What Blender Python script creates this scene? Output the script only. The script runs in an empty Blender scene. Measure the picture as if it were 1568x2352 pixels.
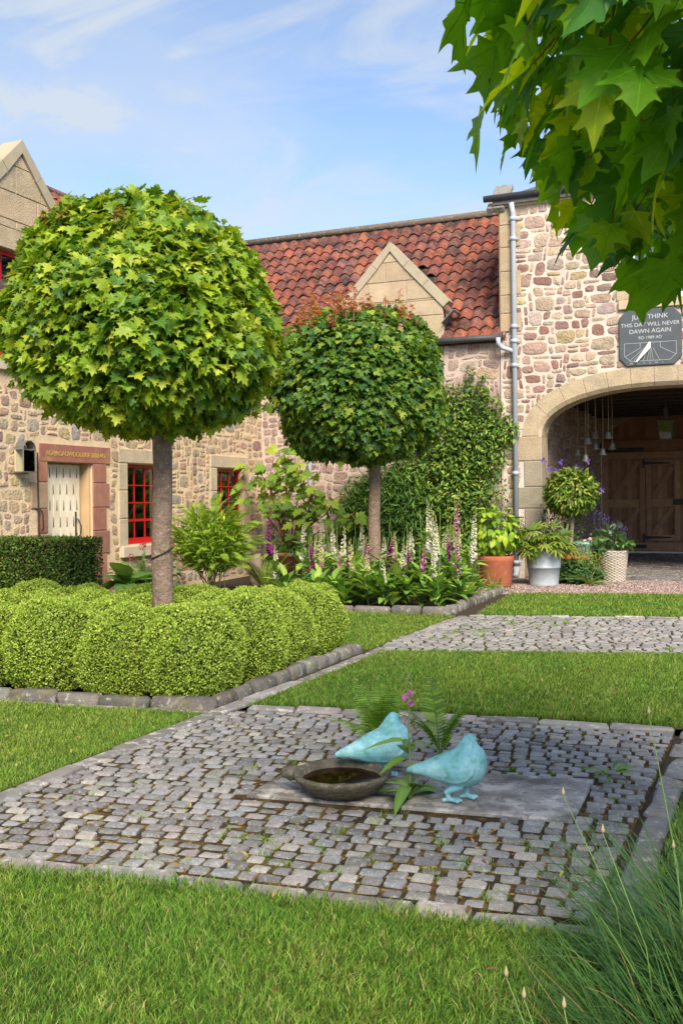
import bpy, bmesh, math, random
import numpy as np
from mathutils import Matrix, Vector

rng = np.random.default_rng(11)
random.seed(11)
S = bpy.context.scene
LINK = S.collection.objects.link
PI = math.pi

# ------------------------------------------------------------------ camera
YAW, ROLL = math.radians(22.7), math.radians(0.6)
r0 = np.array([math.cos(YAW), math.sin(YAW), 0.0]); f0 = np.array([-math.sin(YAW), math.cos(YAW), 0.0]); u0 = np.array([0, 0, 1.0])
CR = math.cos(ROLL) * r0 - math.sin(ROLL) * u0
CU = math.sin(ROLL) * r0 + math.cos(ROLL) * u0
CAM = np.array([0.0, 0.0, 1.5])
cam = bpy.data.cameras.new('camera')
co = bpy.data.objects.new('camera', cam); LINK(co)
co.matrix_world = Matrix(((CR[0], CU[0], -f0[0], 0), (CR[1], CU[1], -f0[1], 0), (CR[2], CU[2], -f0[2], 1.5), (0, 0, 0, 1)))
cam.sensor_fit = 'HORIZONTAL'; cam.sensor_width = 24; cam.lens = 35
cam.shift_y = -31 / 1568
cam.clip_start = 0.05; cam.clip_end = 2000
cam.dof.use_dof = True; cam.dof.focus_distance = 7.5; cam.dof.aperture_fstop = 13
S.camera = co

# ------------------------------------------------------------------ sky, sun, exposure
SUN = np.array([0.54, -0.842, 0.0]); SUN /= np.linalg.norm(SUN); ELEV = math.radians(41)
world = bpy.data.worlds.new('World'); S.world = world; world.use_nodes = True
wt = world.node_tree; wn = wt.nodes; wl_ = wt.links
for n in list(wn): wn.remove(n)
out = wn.new('ShaderNodeOutputWorld'); bg = wn.new('ShaderNodeBackground'); bg.inputs[1].default_value = 0.15
sky = wn.new('ShaderNodeTexSky'); sky.sky_type = 'NISHITA'; sky.sun_disc = False
sky.sun_elevation = ELEV; sky.sun_rotation = math.atan2(SUN[0], SUN[1]); sky.air_density = 1.0; sky.dust_density = 0.4; sky.ozone_density = 2.2; sky.altitude = 1500
tc = wn.new('ShaderNodeTexCoord')
sep = wn.new('ShaderNodeSeparateXYZ'); wl_.new(tc.outputs['Generated'], sep.inputs[0])
def wmath(op, a, b):
    m = wn.new('ShaderNodeMath'); m.operation = op
    for i, x in enumerate((a, b)):
        if isinstance(x, (int, float)): m.inputs[i].default_value = x
        else: wl_.new(x, m.inputs[i])
    return m.outputs[0]
zz = wmath('ADD', wmath('MAXIMUM', sep.outputs[2], 0.0), 0.16)
comb = wn.new('ShaderNodeCombineXYZ')
wl_.new(wmath('DIVIDE', sep.outputs[0], zz), comb.inputs[0]); wl_.new(wmath('DIVIDE', sep.outputs[1], zz), comb.inputs[1])
def cloud(scale, det, lo, hi, top, rot, stretch, dist):
    mp = wn.new('ShaderNodeMapping'); wl_.new(comb.outputs[0], mp.inputs[0])
    mp.inputs['Rotation'].default_value = (0, 0, rot); mp.inputs['Scale'].default_value = (stretch, 1, 1)
    nz = wn.new('ShaderNodeTexNoise'); wl_.new(mp.outputs[0], nz.inputs['Vector'])
    nz.inputs['Scale'].default_value = scale; nz.inputs['Detail'].default_value = det; nz.inputs['Roughness'].default_value = 0.58; nz.inputs['Distortion'].default_value = dist
    mr = wn.new('ShaderNodeMapRange'); mr.interpolation_type = 'SMOOTHSTEP'; wl_.new(nz.outputs[0], mr.inputs[0])
    mr.inputs[1].default_value = lo; mr.inputs[2].default_value = hi; mr.inputs[3].default_value = 0; mr.inputs[4].default_value = top
    return mr.outputs[0]
c1 = cloud(1.0, 10, 0.40, 0.70, 0.56, 0.5, 0.6, 1.2)
c2 = cloud(3.4, 12, 0.44, 0.66, 0.42, 0.9, 0.45, 1.3)
cf = wmath('MINIMUM', wmath('ADD', wmath('ADD', c1, c2), 0.09), 0.85)
mixc = wn.new('ShaderNodeMix'); mixc.data_type = 'RGBA'; wl_.new(cf, mixc.inputs[0]); wl_.new(sky.outputs[0], mixc.inputs[6])
mixc.inputs[7].default_value = (2.7, 2.95, 3.2, 1)
wl_.new(mixc.outputs[2], bg.inputs[0]); wl_.new(bg.outputs[0], out.inputs[0])

sl = bpy.data.lights.new('sun', 'SUN'); sl.energy = 3.8; sl.angle = math.radians(28); sl.color = (1.0, 0.90, 0.74)
so = bpy.data.objects.new('sun', sl); LINK(so)
sd = Vector((SUN[0] * math.cos(ELEV), SUN[1] * math.cos(ELEV), math.sin(ELEV)))
so.rotation_euler = sd.to_track_quat('Z', 'Y').to_euler(); so.location = (10, -10, 15)
S.view_settings.view_transform = 'Standard'; S.view_settings.look = 'None'; S.view_settings.gamma = 1; S.view_settings.use_curve_mapping = False
S.view_settings.exposure = 0.82
S.render.engine = 'CYCLES'
S.cycles.max_bounces = 7; S.cycles.sample_clamp_indirect = 2.0; S.cycles.transparent_max_bounces = 8; S.cycles.caustics_reflective = False; S.cycles.caustics_refractive = False
try: S.cycles.use_denoising = True; S.cycles.use_adaptive_sampling = False
except Exception: pass

# ------------------------------------------------------------------ mesh helpers
class MB:
    def __init__(s): s.v = []; s.f = []; s.c = []; s.n = 0
    def add(s, vf, c=(.5, .5, .5)):
        v, f = vf; v = np.asarray(v, float).reshape(-1, 3); f = np.asarray(f, int).reshape(-1, 3)
        c = np.broadcast_to(np.asarray(c, float), (len(v), 3))
        s.v.append(v); s.f.append(f + s.n); s.c.append(c); s.n += len(v); return s
    def mesh(s, name, mat, smooth=False, sub=None):
        v = np.concatenate(s.v); f = np.concatenate(s.f); c = np.concatenate(s.c)
        if sub is not None: v = v - np.asarray(sub)
        me = bpy.data.meshes.new(name)
        me.vertices.add(len(v)); me.vertices.foreach_set('co', v.astype(np.float32).ravel())
        me.loops.add(len(f) * 3); me.loops.foreach_set('vertex_index', f.astype(np.int32).ravel())
        me.polygons.add(len(f)); me.polygons.foreach_set('loop_start', np.arange(0, len(f) * 3, 3, dtype=np.int32))
        me.polygons.foreach_set('use_smooth', np.full(len(f), bool(smooth), dtype=bool))
        me.update(calc_edges=True)
        if smooth == 'edge': me.set_sharp_from_angle(angle=math.radians(38))
        a = me.attributes.new('Col', 'FLOAT_COLOR', 'POINT')
        a.data.foreach_set('color', np.concatenate([c, np.ones((len(c), 1))], 1).astype(np.float32).ravel())
        if mat: me.materials.append(mat)
        return me

WL = {}
def thing(name, label, cat, loc=(0, 0, 0), group=None, rot=0.0):
    o = bpy.data.objects.new(name, None); LINK(o); o.location = loc; o.rotation_euler = (0, 0, rot)
    o.empty_display_size = 0.1
    o['label'] = label; o['category'] = cat
    if group: o['group'] = group
    WL[o.name] = np.array(loc, float)
    return o
def tag(o, label, cat, group=None):
    o['label'] = label; o['category'] = cat
    if group: o['group'] = group
    return o
def part(name, mb, mat, parent=None, smooth=False, kind=None, local=False, label=None):
    me = mb.mesh(name, mat, smooth)
    o = bpy.data.objects.new(name, me); LINK(o)
    if parent is not None:
        o.parent = parent
        if local: WL[o.name] = WL.get(parent.name, np.zeros(3))
        else:
            o.location = -WL.get(parent.name, np.zeros(3)); WL[o.name] = np.zeros(3)
    else: WL[o.name] = np.zeros(3)
    if name in ('stems', 'limbs', 'shoot_stems') and not kind: kind = 'stuff'
    if kind: o['kind'] = kind
    if label: o['label'] = label
    return o
def structure(name, mb, mat, smooth=False): return part(name, mb, mat, None, smooth, 'structure')
def put(name, me, parent, M4):
    """shared mesh placed at world matrix M4 below parent (parents are unrotated, unit scale)"""
    o = bpy.data.objects.new(name, me); LINK(o); o.parent = parent
    M4 = M4.copy(); M4.translation = M4.translation - Vector(WL.get(parent.name, np.zeros(3)))
    o.matrix_basis = M4
    return o
def copy_tree(o, parent=None):
    c = o.copy(); LINK(c); c.parent = parent
    for ch in o.children: copy_tree(ch, c)
    return c
def score(p):
    """how large a thing at p shows from the viewpoint (0 outside the view)"""
    d = np.asarray(p) - CAM; z = d @ f0
    if z < 0.2: return 0
    x = (d @ CR) / z; y = (d @ CU) / z
    return (1.0 if abs(x) < 0.36 and -0.54 < y < 0.52 else 0.01) / z
def pieces(lst, parent, mat, name, stuff, smooth='edge', limit=300):
    """lst: (verts, tris, colour). The ones that show largest become objects, the rest one part."""
    cs = [np.asarray(v).mean(0) for v, f, c in lst]
    area = [np.linalg.norm(np.ptp(np.asarray(v), axis=0)) for v, f, c in lst]
    order = sorted(range(len(lst)), key=lambda i: -score(cs[i]) * area[i])
    base = WL.get(parent.name, np.zeros(3))
    for i in order[:limit]:
        v, f, c = lst[i]
        o = bpy.data.objects.new(name, MB().add((v, f), c).mesh(name, mat, smooth, cs[i])); LINK(o)
        o.parent = parent; o.location = cs[i] - base
    if len(order) > limit:
        m = MB()
        for i in order[limit:]: m.add(lst[i][:2], lst[i][2])
        part(stuff, m, mat, parent, smooth, 'stuff')

def srgb(*c):
    c = np.array(c, float) / 255.0
    return np.where(c <= .04045, c / 12.92, ((c + .055) / 1.055) ** 2.4)
def jit(c, a=.12, h=.04):
    return np.clip(np.asarray(c) * (1 + rng.uniform(-a, a)) * (1 + rng.uniform(-h, h, 3)), 0.002, .95)

BOXF = np.array([[0,2,3],[0,3,1],[4,5,7],[4,7,6],[0,1,5],[0,5,4],[2,6,7],[2,7,3],[0,4,6],[0,6,2],[1,3,7],[1,7,5]])
def box(x0, x1, y0, y1, z0, z1):
    return np.array([[x, y, z] for x in (x0, x1) for y in (y0, y1) for z in (z0, z1)], float), BOXF
_bm = bmesh.new()
_sg = [(a, b, c) for a in (-1, 1) for b in (-1, 1) for c in (-1, 1)]
for s3 in _sg:
    for k in range(3): _bm.verts.new([s3[j] * (1.0 if j == k else .7) for j in range(3)])
_bm.verts.index_update(); _bm.verts.ensure_lookup_table()
bmesh.ops.convex_hull(_bm, input=list(_bm.verts)); bmesh.ops.triangulate(_bm, faces=list(_bm.faces))
_bm.verts.index_update()
CBF = np.array([[v.index for v in f.verts] for f in _bm.faces]); _bm.free()
def cbox(x0, x1, y0, y1, z0, z1, c=.01, j=0.0):
    h = np.array([x1 - x0, y1 - y0, z1 - z0]) / 2; m = np.array([x1 + x0, y1 + y0, z1 + z0]) / 2
    v = []
    for s3 in _sg:
        dj = rng.uniform(-j, j, 3) if j else 0
        for k in range(3): v.append([s3[i] * (h[i] - (0 if i == k else c)) for i in range(3)] + m + dj)
    return np.array(v), CBF
def obox(p, ax, ay, az, sx, sy, sz, c=0):
    v, f = cbox(-sx / 2, sx / 2, -sy / 2, sy / 2, -sz / 2, sz / 2, c) if c else box(-sx / 2, sx / 2, -sy / 2, sy / 2, -sz / 2, sz / 2)
    return np.asarray(p) + v[:, :1] * np.asarray(ax) + v[:, 1:2] * np.asarray(ay) + v[:, 2:3] * np.asarray(az), f
def loft(rings, cap0=True, cap1=True):
    n = len(rings[0]); v = [np.asarray(r, float) for r in rings]; f = []
    for i in range(len(rings) - 1):
        for k in range(n):
            a, b, c, d = i * n + k, i * n + (k + 1) % n, (i + 1) * n + (k + 1) % n, (i + 1) * n + k
            f += [[a, b, c], [a, c, d]]
    V = np.concatenate(v); m = len(V)
    if cap0:
        V = np.vstack([V, v[0].mean(0)]); f += [[m, (k + 1) % n, k] for k in range(n)]; m += 1
    if cap1:
        o = (len(rings) - 1) * n
        V = np.vstack([V, v[-1].mean(0)]); f += [[m, o + k, o + (k + 1) % n] for k in range(n)]
    return V, np.array(f)
def tube(path, rad, n=7, cap=True):
    P = np.asarray(path, float); k = len(P); rad = np.broadcast_to(np.asarray(rad, float), (k,))
    T = np.gradient(P, axis=0); T /= np.linalg.norm(T, axis=1)[:, None] + 1e-12
    ref = np.array([0, 0, 1.0]) if abs(T[0][2]) < .9 else np.array([1.0, 0, 0])
    rings = []; N = np.cross(T[0], ref); N /= np.linalg.norm(N)
    a = np.arange(n) * 2 * PI / n
    for i in range(k):
        N = N - T[i] * (N @ T[i]); N /= np.linalg.norm(N) + 1e-12; B = np.cross(T[i], N)
        rings.append(P[i] + rad[i] * (np.cos(a)[:, None] * N + np.sin(a)[:, None] * B))
    return loft(rings, cap, cap)
def lathe(prof, n=24, c=(0, 0, 0), cap0=True, cap1=False, sq=None):
    a = np.arange(n) * 2 * PI / n
    rings = [np.stack([c[0] + r * np.cos(a), c[1] + r * np.sin(a), np.full(n, c[2] + z)], 1) for r, z in prof]
    return loft(rings, cap0, cap1)
def prism(poly, d0, d1, fn):
    """poly: convex (u,v) list, extruded from depth d0 to d1; fn(u,v,d) -> xyz"""
    n = len(poly)
    return loft([[fn(u, v, d0) for u, v in poly], [fn(u, v, d1) for u, v in poly]])
def clip(poly, a, b, c):
    """keep a*u+b*v<=c"""
    o = []
    for i in range(len(poly)):
        p, q = poly[i], poly[(i + 1) % len(poly)]
        dp = a * p[0] + b * p[1] - c; dq = a * q[0] + b * q[1] - c
        if dp <= 0: o.append(p)
        if dp * dq < 0:
            t = dp / (dp - dq); o.append((p[0] + t * (q[0] - p[0]), p[1] + t * (q[1] - p[1])))
    return o
def norm(a): a = np.asarray(a, float); return a / (np.linalg.norm(a, axis=-1, keepdims=True) + 1e-12)
def inst(tv, tf, pos, X, Y, Z, s):
    """many copies of a template: returns verts, tris"""
    s = np.asarray(s, float).reshape(-1, 1, 1)
    V = pos[:, None, :] + s * (tv[None, :, :1] * X[:, None, :] + tv[None, :, 1:2] * Y[:, None, :] + tv[None, :, 2:3] * Z[:, None, :])
    F = tf[None] + (np.arange(len(pos)) * len(tv))[:, None, None]
    return V.reshape(-1, 3), F.reshape(-1, 3)
def frames(tip, nrm):
    Y = norm(tip); Z = nrm - Y * (nrm * Y).sum(1, keepdims=True); Z = norm(Z); X = np.cross(Y, Z)
    return X, Y, Z
def rep(c, k): return np.repeat(np.asarray(c), k, axis=0)
def in_poly(P, poly):
    x, y = P[:, 0], P[:, 1]; r = np.zeros(len(P), bool); n = len(poly)
    for i in range(n):
        x0, y0 = poly[i]; x1, y1 = poly[(i + 1) % n]
        c = (y0 > y) != (y1 > y)
        r ^= c & (x < (x1 - x0) * (y - y0) / ((y1 - y0) if y1 != y0 else 1e-9) + x0)
    return r
def sample_poly(poly, dens):
    p = np.array(poly); lo, hi = p.min(0), p.max(0); n = int(dens * np.prod(hi - lo))
    q = rng.uniform(lo, hi, (n, 2)); return q[in_poly(q, poly)]
def fbm2(P, sc, seed):
    """cheap smooth 2-D noise in about -1..1"""
    g = np.random.default_rng(seed); r = 0
    for k in range(7):
        w = g.normal(size=2) * sc * (1 + k * .45); r = r + np.sin(P @ w + g.uniform(0, 6.28)) / (1 + .35 * k)
    return r / 3.2

# ------------------------------------------------------------------ materials
def mat(name, color=None, rough=.85, val=(6, .18), fine=None, bump=(40, .25, .01), patches=(), trans=0.0, spec=.25, metal=0.0, tcol=(1.25, 1.2, .5)):
    m = bpy.data.materials.new(name); m.use_nodes = True; t = m.node_tree; N = t.nodes; L = t.links
    b = N['Principled BSDF']; b.inputs['Roughness'].default_value = rough; b.inputs['Metallic'].default_value = metal
    b.inputs['Specular IOR Level'].default_value = spec
    geo = N.new('ShaderNodeNewGeometry')
    if color is None:
        a = N.new('ShaderNodeAttribute'); a.attribute_name = 'Col'; c = a.outputs['Color']
    else:
        a = N.new('ShaderNodeRGB'); a.outputs[0].default_value = (*color, 1); c = a.outputs[0]
    def noise(sc, det=5, ro=.6):
        n = N.new('ShaderNodeTexNoise'); n.inputs['Scale'].default_value = sc; n.inputs['Detail'].default_value = det; n.inputs['Roughness'].default_value = ro
        L.new(geo.outputs['Position'], n.inputs['Vector']); return n.outputs[0]
    for pc, sc, lo, hi, amt in patches:
        mr = N.new('ShaderNodeMapRange'); L.new(noise(sc, 6, .65), mr.inputs[0])
        mr.inputs[1].default_value = lo; mr.inputs[2].default_value = hi; mr.inputs[4].default_value = amt
        mx = N.new('ShaderNodeMix'); mx.data_type = 'RGBA'; L.new(mr.outputs[0], mx.inputs[0]); L.new(c, mx.inputs[6]); mx.inputs[7].default_value = (*pc, 1); c = mx.outputs[2]
    for vv in (val, fine):
        if vv:
            mr = N.new('ShaderNodeMapRange'); L.new(noise(vv[0]), mr.inputs[0]); mr.inputs[1].default_value = .25; mr.inputs[2].default_value = .75
            mr.inputs[3].default_value = 1 - vv[1]; mr.inputs[4].default_value = 1 + vv[1]
            hs = N.new('ShaderNodeHueSaturation'); L.new(mr.outputs[0], hs.inputs['Value']); L.new(c, hs.inputs['Color']); c = hs.outputs[0]
    L.new(c, b.inputs['Base Color'])
    if bump:
        bp = N.new('ShaderNodeBump'); bp.inputs['Strength'].default_value = bump[1]; bp.inputs['Distance'].default_value = bump[2]
        L.new(noise(bump[0], 6, .65), bp.inputs['Height']); L.new(bp.outputs[0], b.inputs['Normal'])
    if trans:
        tr = N.new('ShaderNodeBsdfTranslucent'); mu = N.new('ShaderNodeMix'); mu.data_type = 'RGBA'; mu.blend_type = 'MULTIPLY'; mu.inputs[0].default_value = 1
        L.new(c, mu.inputs[6]); mu.inputs[7].default_value = (*tcol, 1); L.new(mu.outputs[2], tr.inputs[0])
        ms = N.new('ShaderNodeMixShader'); ms.inputs[0].default_value = trans
        L.new(b.outputs[0], ms.inputs[1]); L.new(tr.outputs[0], ms.inputs[2]); L.new(ms.outputs[0], N['Material Output'].inputs[0])
    return m
def glassy(name, tint, refl=.12, rough=.02, ior=1.5):
    m = bpy.data.materials.new(name); m.use_nodes = True; t = m.node_tree; N = t.nodes; L = t.links
    for n in list(N):
        if n.type != 'OUTPUT_MATERIAL': N.remove(n)
    tp = N.new('ShaderNodeBsdfTransparent'); tp.inputs[0].default_value = (*tint, 1)
    gl = N.new('ShaderNodeBsdfGlossy'); gl.inputs['Roughness'].default_value = rough
    fr = N.new('ShaderNodeFresnel'); fr.inputs[0].default_value = ior
    ad = N.new('ShaderNodeMath'); ad.operation = 'ADD'; ad.inputs[1].default_value = refl; ad.use_clamp = True; L.new(fr.outputs[0], ad.inputs[0])
    mx = N.new('ShaderNodeMixShader'); L.new(ad.outputs[0], mx.inputs[0]); L.new(tp.outputs[0], mx.inputs[1]); L.new(gl.outputs[0], mx.inputs[2])
    L.new(mx.outputs[0], N['Material Output'].inputs[0]); return m

LICH = (.55, .54, .48); MOSS = (.17, .14, .03)
M_stone = mat('rubble stone', None, .9, (9, .28), (60, .22), (24, 1.0, .04), [((.55, .44, .34), 14, .58, .75, .4), ((.14, .095, .08), 20, .60, .70, .45)])
M_mortar_l = mat('lime mortar, warm', (.73, .555, .36), .95, (5, .14), (70, .1), (35, .6, .03), [((.42, .34, .26), 3.2, .56, .72, .5), ((.58, .40, .22), 1.7, .52, .75, .5)])
M_mortar_c = mat('lime mortar, pinkish', (.56, .44, .37), .95, (4, .18), (70, .1), (35, .6, .03), [((.27, .20, .17), 1.6, .50, .68, .7), ((.45, .30, .18), 2.9, .58, .74, .5)])
M_mortar_r = mat('lime mortar, pale', (.67, .555, .47), .95, (4, .2), (70, .1), (35, .6, .03), [((.50, .40, .36), 3.0, .58, .75, .4)])
M_ashlar = mat('dressed sandstone', None, .9, (4, .16), (70, .22), (55, 1.0, .02), [((.24, .17, .10), 60, .57, .66, .6), ((.36, .31, .24), 2.6, .54, .7, .5)])
M_dress = mat('smooth sandstone', None, .85, (5, .13), (50, .07), (60, .25, .01), [((.42, .30, .16), 2.5, .56, .72, .4)])
M_tile = mat('clay pantile', None, .75, (10, .2), (60, .1), (45, .35, .01), [((.045, .033, .034), 3.0, .48, .62, .86), ((.05, .036, .034), 11, .53, .64, .7), ((.20, .17, .13), 1.4, .54, .72, .45), ((.30, .27, .24), 7, .62, .74, .5), ((.50, .17, .06), 5, .55, .7, .4)])
M_slate = mat('slate', None, .7, (12, .2), None, (30, .4, .01), [(LICH, 9, .6, .72, .4)])
M_lead = mat('lead', (.22, .23, .24), .5, (9, .2), None, (20, .2, .01))
M_pipe = mat('grey painted pipe', (.40, .44, .50), .45, (3, .1), None, None, spec=.4)
M_gutter = mat('dark gutter', (.07, .07, .075), .5, (8, .2), None, None)
M_red = mat('red gloss paint', (.50, .012, .015), .35, (6, .08), None, None, spec=.5)
M_white = mat('white paint', (.78, .78, .76), .45, (6, .06), None, None, spec=.4)
M_glass = glassy('window glass', (.85, .88, .88), .07)
M_room = mat('dim room', (.05, .05, .045), .9, (2, .2), None, None)
M_cloth = mat('cream curtain', (.74, .68, .56), .9, (12, .12), None, None)
M_oldwood = mat('bleached oak', None, .75, (3, .12), None, (25, .3, .01), [((.60, .38, .18), 2.2, .5, .7, .35)])
M_darkwood = mat('brown oak', None, .6, (5, .22), (40, .12), (30, .35, .008))
M_iron = mat('black iron', (.018, .017, .016), .5, (20, .3), None, (60, .2, .004), spec=.5)
M_bark = mat('maple bark', None, .9, (12, .28), (60, .2), (26, 1.0, .03), [((.46, .41, .34), 22, .58, .66, .7), ((.10, .08, .065), 9, .55, .68, .5), ((.22, .22, .12), 4, .55, .7, .4)])
M_twig = mat('green twig', None, .7, (10, .15), None, None)
M_leaf = mat('maple leaf', None, .42, (3, .10), None, None, trans=.40, spec=.35)
M_leaf_big = mat('maple leaf, close', None, .4, (9, .22), None, (30, .4, .006), [((.10, .08, .02), 22, .72, .75, .5), ((.34, .42, .03), 7, .58, .75, .35)], trans=.60, spec=.35)
M_foliage = mat('foliage', None, .5, (5, .14), None, None, trans=.3, spec=.3)
M_box = mat('box leaf', None, .5, (9, .14), None, None, trans=.28, spec=.3)
M_flower = mat('petal', None, .6, None, None, None, trans=.35, spec=.2, tcol=(1.1, 1.05, 1.05))
M_grass = mat('grass blade', None, .55, (1.7, .13), None, None, trans=.3, spec=.25)
M_turf = mat('turf soil', (.075, .085, .02), .95, (9, .3), (50, .25), (60, .6, .02), [((.13, .11, .035), 3, .5, .7, .6)])
M_earth = mat('bed soil', (.06, .042, .028), .95, (12, .3), (70, .3), (40, .8, .03))
M_ground = mat('ground earth', (.17, .14, .09), .95, (2, .2), (20, .2), (20, .5, .02))
M_sett = mat('whinstone sett', None, .72, (22, .22), (130, .28), (90, .8, .012), [((.52, .51, .51), 60, .54, .64, .55), ((.07, .07, .075), 75, .60, .70, .5), ((.09, .075, .03), 5, .60, .72, .4)], spec=.35)
M_joint = mat('mossy joint', (.05, .035, .017), .95, (20, .35), (90, .3), (60, .9, .03), [((.21, .115, .022), 9, .47, .62, .85), ((.13, .17, .025), 4.5, .55, .68, .8)])
M_flag = mat('flagstone', None, .8, (7, .2), (50, .12), (45, .5, .012), [((.62, .57, .52), 16, .55, .63, .55), ((.10, .08, .06), 5, .55, .70, .55)])
M_slab = mat('weathered flag', None, .8, (5, .25), (60, .15), (30, .7, .015), [((.60, .55, .50), 9, .46, .56, .75), ((.07, .06, .05), 2.2, .46, .62, .75), ((.10, .085, .07), 22, .58, .64, .6)])
M_kerb = mat('kerb stone', None, .9, (14, .25), (70, .2), (40, .7, .025), [(LICH, 18, .56, .66, .7), (MOSS, 9, .55, .66, .75)])
M_gravel = mat('pink gravel', (.27, .20, .18), .95, (60, .4), (140, .35), (120, 1.0, .02), [((.17, .12, .115), 70, .5, .6, .7)])
M_pebble = mat('pebble', None, .9, (40, .15), None, None)
M_bowl = mat('old stone bowl', (.135, .115, .085), .85, (18, .35), (70, .3), (50, .9, .02), [((.33, .31, .27), 34, .58, .68, .6), ((.075, .075, .022), 8, .5, .66, .7)])
M_water = glassy('water', (.38, .27, .15), .16, .03, 1.0001)
M_bronze = mat('verdigris bronze', (.21, .49, .52), .55, (7, .13), (55, .12), (60, .2, .004), [((.07, .30, .22), 11, .50, .62, .75), ((.50, .74, .78), 5, .46, .64, .7), ((.06, .20, .20), 24, .60, .70, .6), ((.05, .13, .14), 60, .62, .72, .6)], spec=.4)
M_terra = mat('terracotta', (.37, .115, .058), .85, (9, .15), (60, .08), (30, .25, .006), [((.60, .36, .26), 8, .60, .72, .5)])
M_oldterra = mat('weathered terracotta', (.50, .17, .08), .85, (9, .15), None, (30, .25, .006), [((.70, .55, .48), 5, .5, .62, .8)])
M_zinc = mat('galvanised zinc', (.40, .44, .47), .5, (9, .16), (50, .08), None, metal=.15, patches=[((.30, .33, .36), 5, .5, .7, .5)])
M_wicker = mat('grey wicker', None, .85, (30, .2), None, None)
M_glaze = mat('pale green glaze', (.22, .38, .30), .25, (8, .15), None, None, spec=.5)
M_bell = mat('bell metal', (.30, .32, .27), .5, (30, .25), None, None, metal=.4)
M_cord = mat('cord', (.30, .25, .17), .9, None, None, None)
M_dial = mat('dark slate dial', (.085, .095, .105), .45, (5, .15), (40, .06), None, spec=.4)
M_cut = mat('cut lettering', (.50, .52, .52), .8, None, None, None)
M_gold = mat('gilded letter', (.62, .42, .10), .4, (40, .15), None, None, metal=.3)
M_redsand = mat('red sandstone', None, .88, (7, .18), (60, .08), (50, .4, .01), [((.46, .30, .13), 3.1, .52, .68, .6)])
M_lampmetal = mat('weathered zinc lamp', (.19, .19, .18), .55, (20, .25), None, None, metal=.4)
M_creampanel = mat('cream enamel', (.68, .58, .36), .5, (8, .1), None, None)
M_statue = mat('carved sandstone', (.42, .31, .23), .9, (9, .2), (60, .1), (40, .4, .01))
M_ceil = mat('dark boards', (.07, .056, .044), .8, (4, .3), None, None)
M_lichbranch = mat('lichened branch', (.20, .185, .165), .9, (30, .35), (90, .2), (50, .8, .01), [((.50, .56, .52), 40, .5, .6, .8), ((.035, .03, .025), 55, .6, .68, .7)])

# ================================================================== SETTING
def sheet(poly, z, thick=.05):
    """closed thin slab on a simple polygon (triangle fan about centroid works for our near-convex outlines)"""
    n = len(poly); c = np.mean(poly, axis=0)
    v = [[x, y, z] for x, y in poly] + [[c[0], c[1], z]] + [[x, y, z - thick] for x, y in poly]
    f = [[n, i, (i + 1) % n] for i in range(n)]
    for i in range(n):
        a, b = i, (i + 1) % n; f += [[a, n + 1 + a, n + 1 + b], [a, n + 1 + b, b]]
    return np.array(v, float), f
structure('ground', MB().add(box(-400, 400, -400, 400, -.6, -.06)), M_ground)

structure('soil', MB().add(sheet([(-3.70, 2.9), (-.2, 3.3), (-.15, 6.8), (-3.65, 6.5)], .002, .05)), M_earth)
structure('soil', MB().add(sheet([(-3.60, 6.2), (-3.3, 6.25), (-3.25, 15.2), (-3.85, 15.2)], .002, .05)), M_earth)
structure('soil', MB().add(sheet([(-.5, 6.5), (-.24, 6.5), (-.2, 9.7), (-.5, 9.6)], .002, .05)), M_earth)
def edge_y(pts, x):   # y of a line through points at x
    xs, ys = zip(*pts); return float(np.interp(x, xs, ys))
NEAR_F = [(-6, 2.9), (-3.45, 3.22), (-2.95, 3.29), (-2.36, 3.39), (-1.6, 3.45), (-.57, 3.53), (1, 3.62)]    # front edge of the near setts
NEAR_B = [(-6, 6.0), (-3.40, 6.18), (-2.0, 6.40), (-.52, 6.50), (2, 6.6)]
MID_B = [(-3.40, 9.03), (-2.5, 9.32), (-.66, 9.77), (4, 10.6)]
PATH_B = [(-3.4, 12.08), (-.85, 12.62), (4, 13.5)]
FAR_B = [(-3.6, 15.15), (-1.05, 15.64), (4, 16.4)]
lawns = {
 'near': [(-6.5, -1.5)] + [(1.2, -1.5), (1.2, 2.2)] + [(-.25, 3.32)] + [(x, edge_y(NEAR_F, x) - .17) for x in (-.6, -1.6, -2.36, -2.95, -3.45)] + [(-3.62, 3.05), (-6.5, 2.6)],
 'left': [(-3.60, 3.2), (-3.60, 4.6), (-3.57, 6.02), (-4.4, 5.92), (-7.4, 5.60), (-9.0, 5.4), (-9.0, 3.0), (-6.5, 2.75)],
 'inner': [(-3.52, 9.12), (-3.50, 12.02), (-4.6, 12.06), (-7.4, 11.9), (-7.4, 8.8), (-6.9, 9.1)],
 'middle': [(-3.40, 6.36), (-2.0, 6.58), (-.46, 6.69), (-.41, 8.3), (-.35, 9.84), (-.66, 9.75), (-2.5, 9.28), (-3.36, 9.0)],
 'far': [(-3.30, 12.2), (-.85, 12.74), (3.2, 13.45), (3.2, 16.1), (-1.05, 15.6), (-3.5, 15.1)],
 'right': [(-.385, 3.75), (1.6, 3.75), (3.2, 6.5), (3.2, 9.6), (-.22, 9.6), (-.33, 6.6)],
}
LAWNOBJ = {}
for k, poly in lawns.items():
    LAWNOBJ[k] = structure('lawn', MB().add(sheet(poly, .012, .07)), M_turf)
structure('soil', MB().add(sheet([(-3.6, 6.2), (-3.62, 9.0), (-8.9, 9.0), (-9.4, 18.4), (-3.7, 18.4), (-3.66, 12.3), (-7.5, 12.1), (-7.5, 9.05), (-7.5, 5.8)], -.02, .03)), M_earth)
structure('gravel', MB().add(sheet([(-3.75, 15.05), (-1.05, 15.7), (6, 16.9), (6, 18.2), (-4.4, 18.2), (-4.6, 15.4)], .0, .06)), M_gravel)
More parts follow.
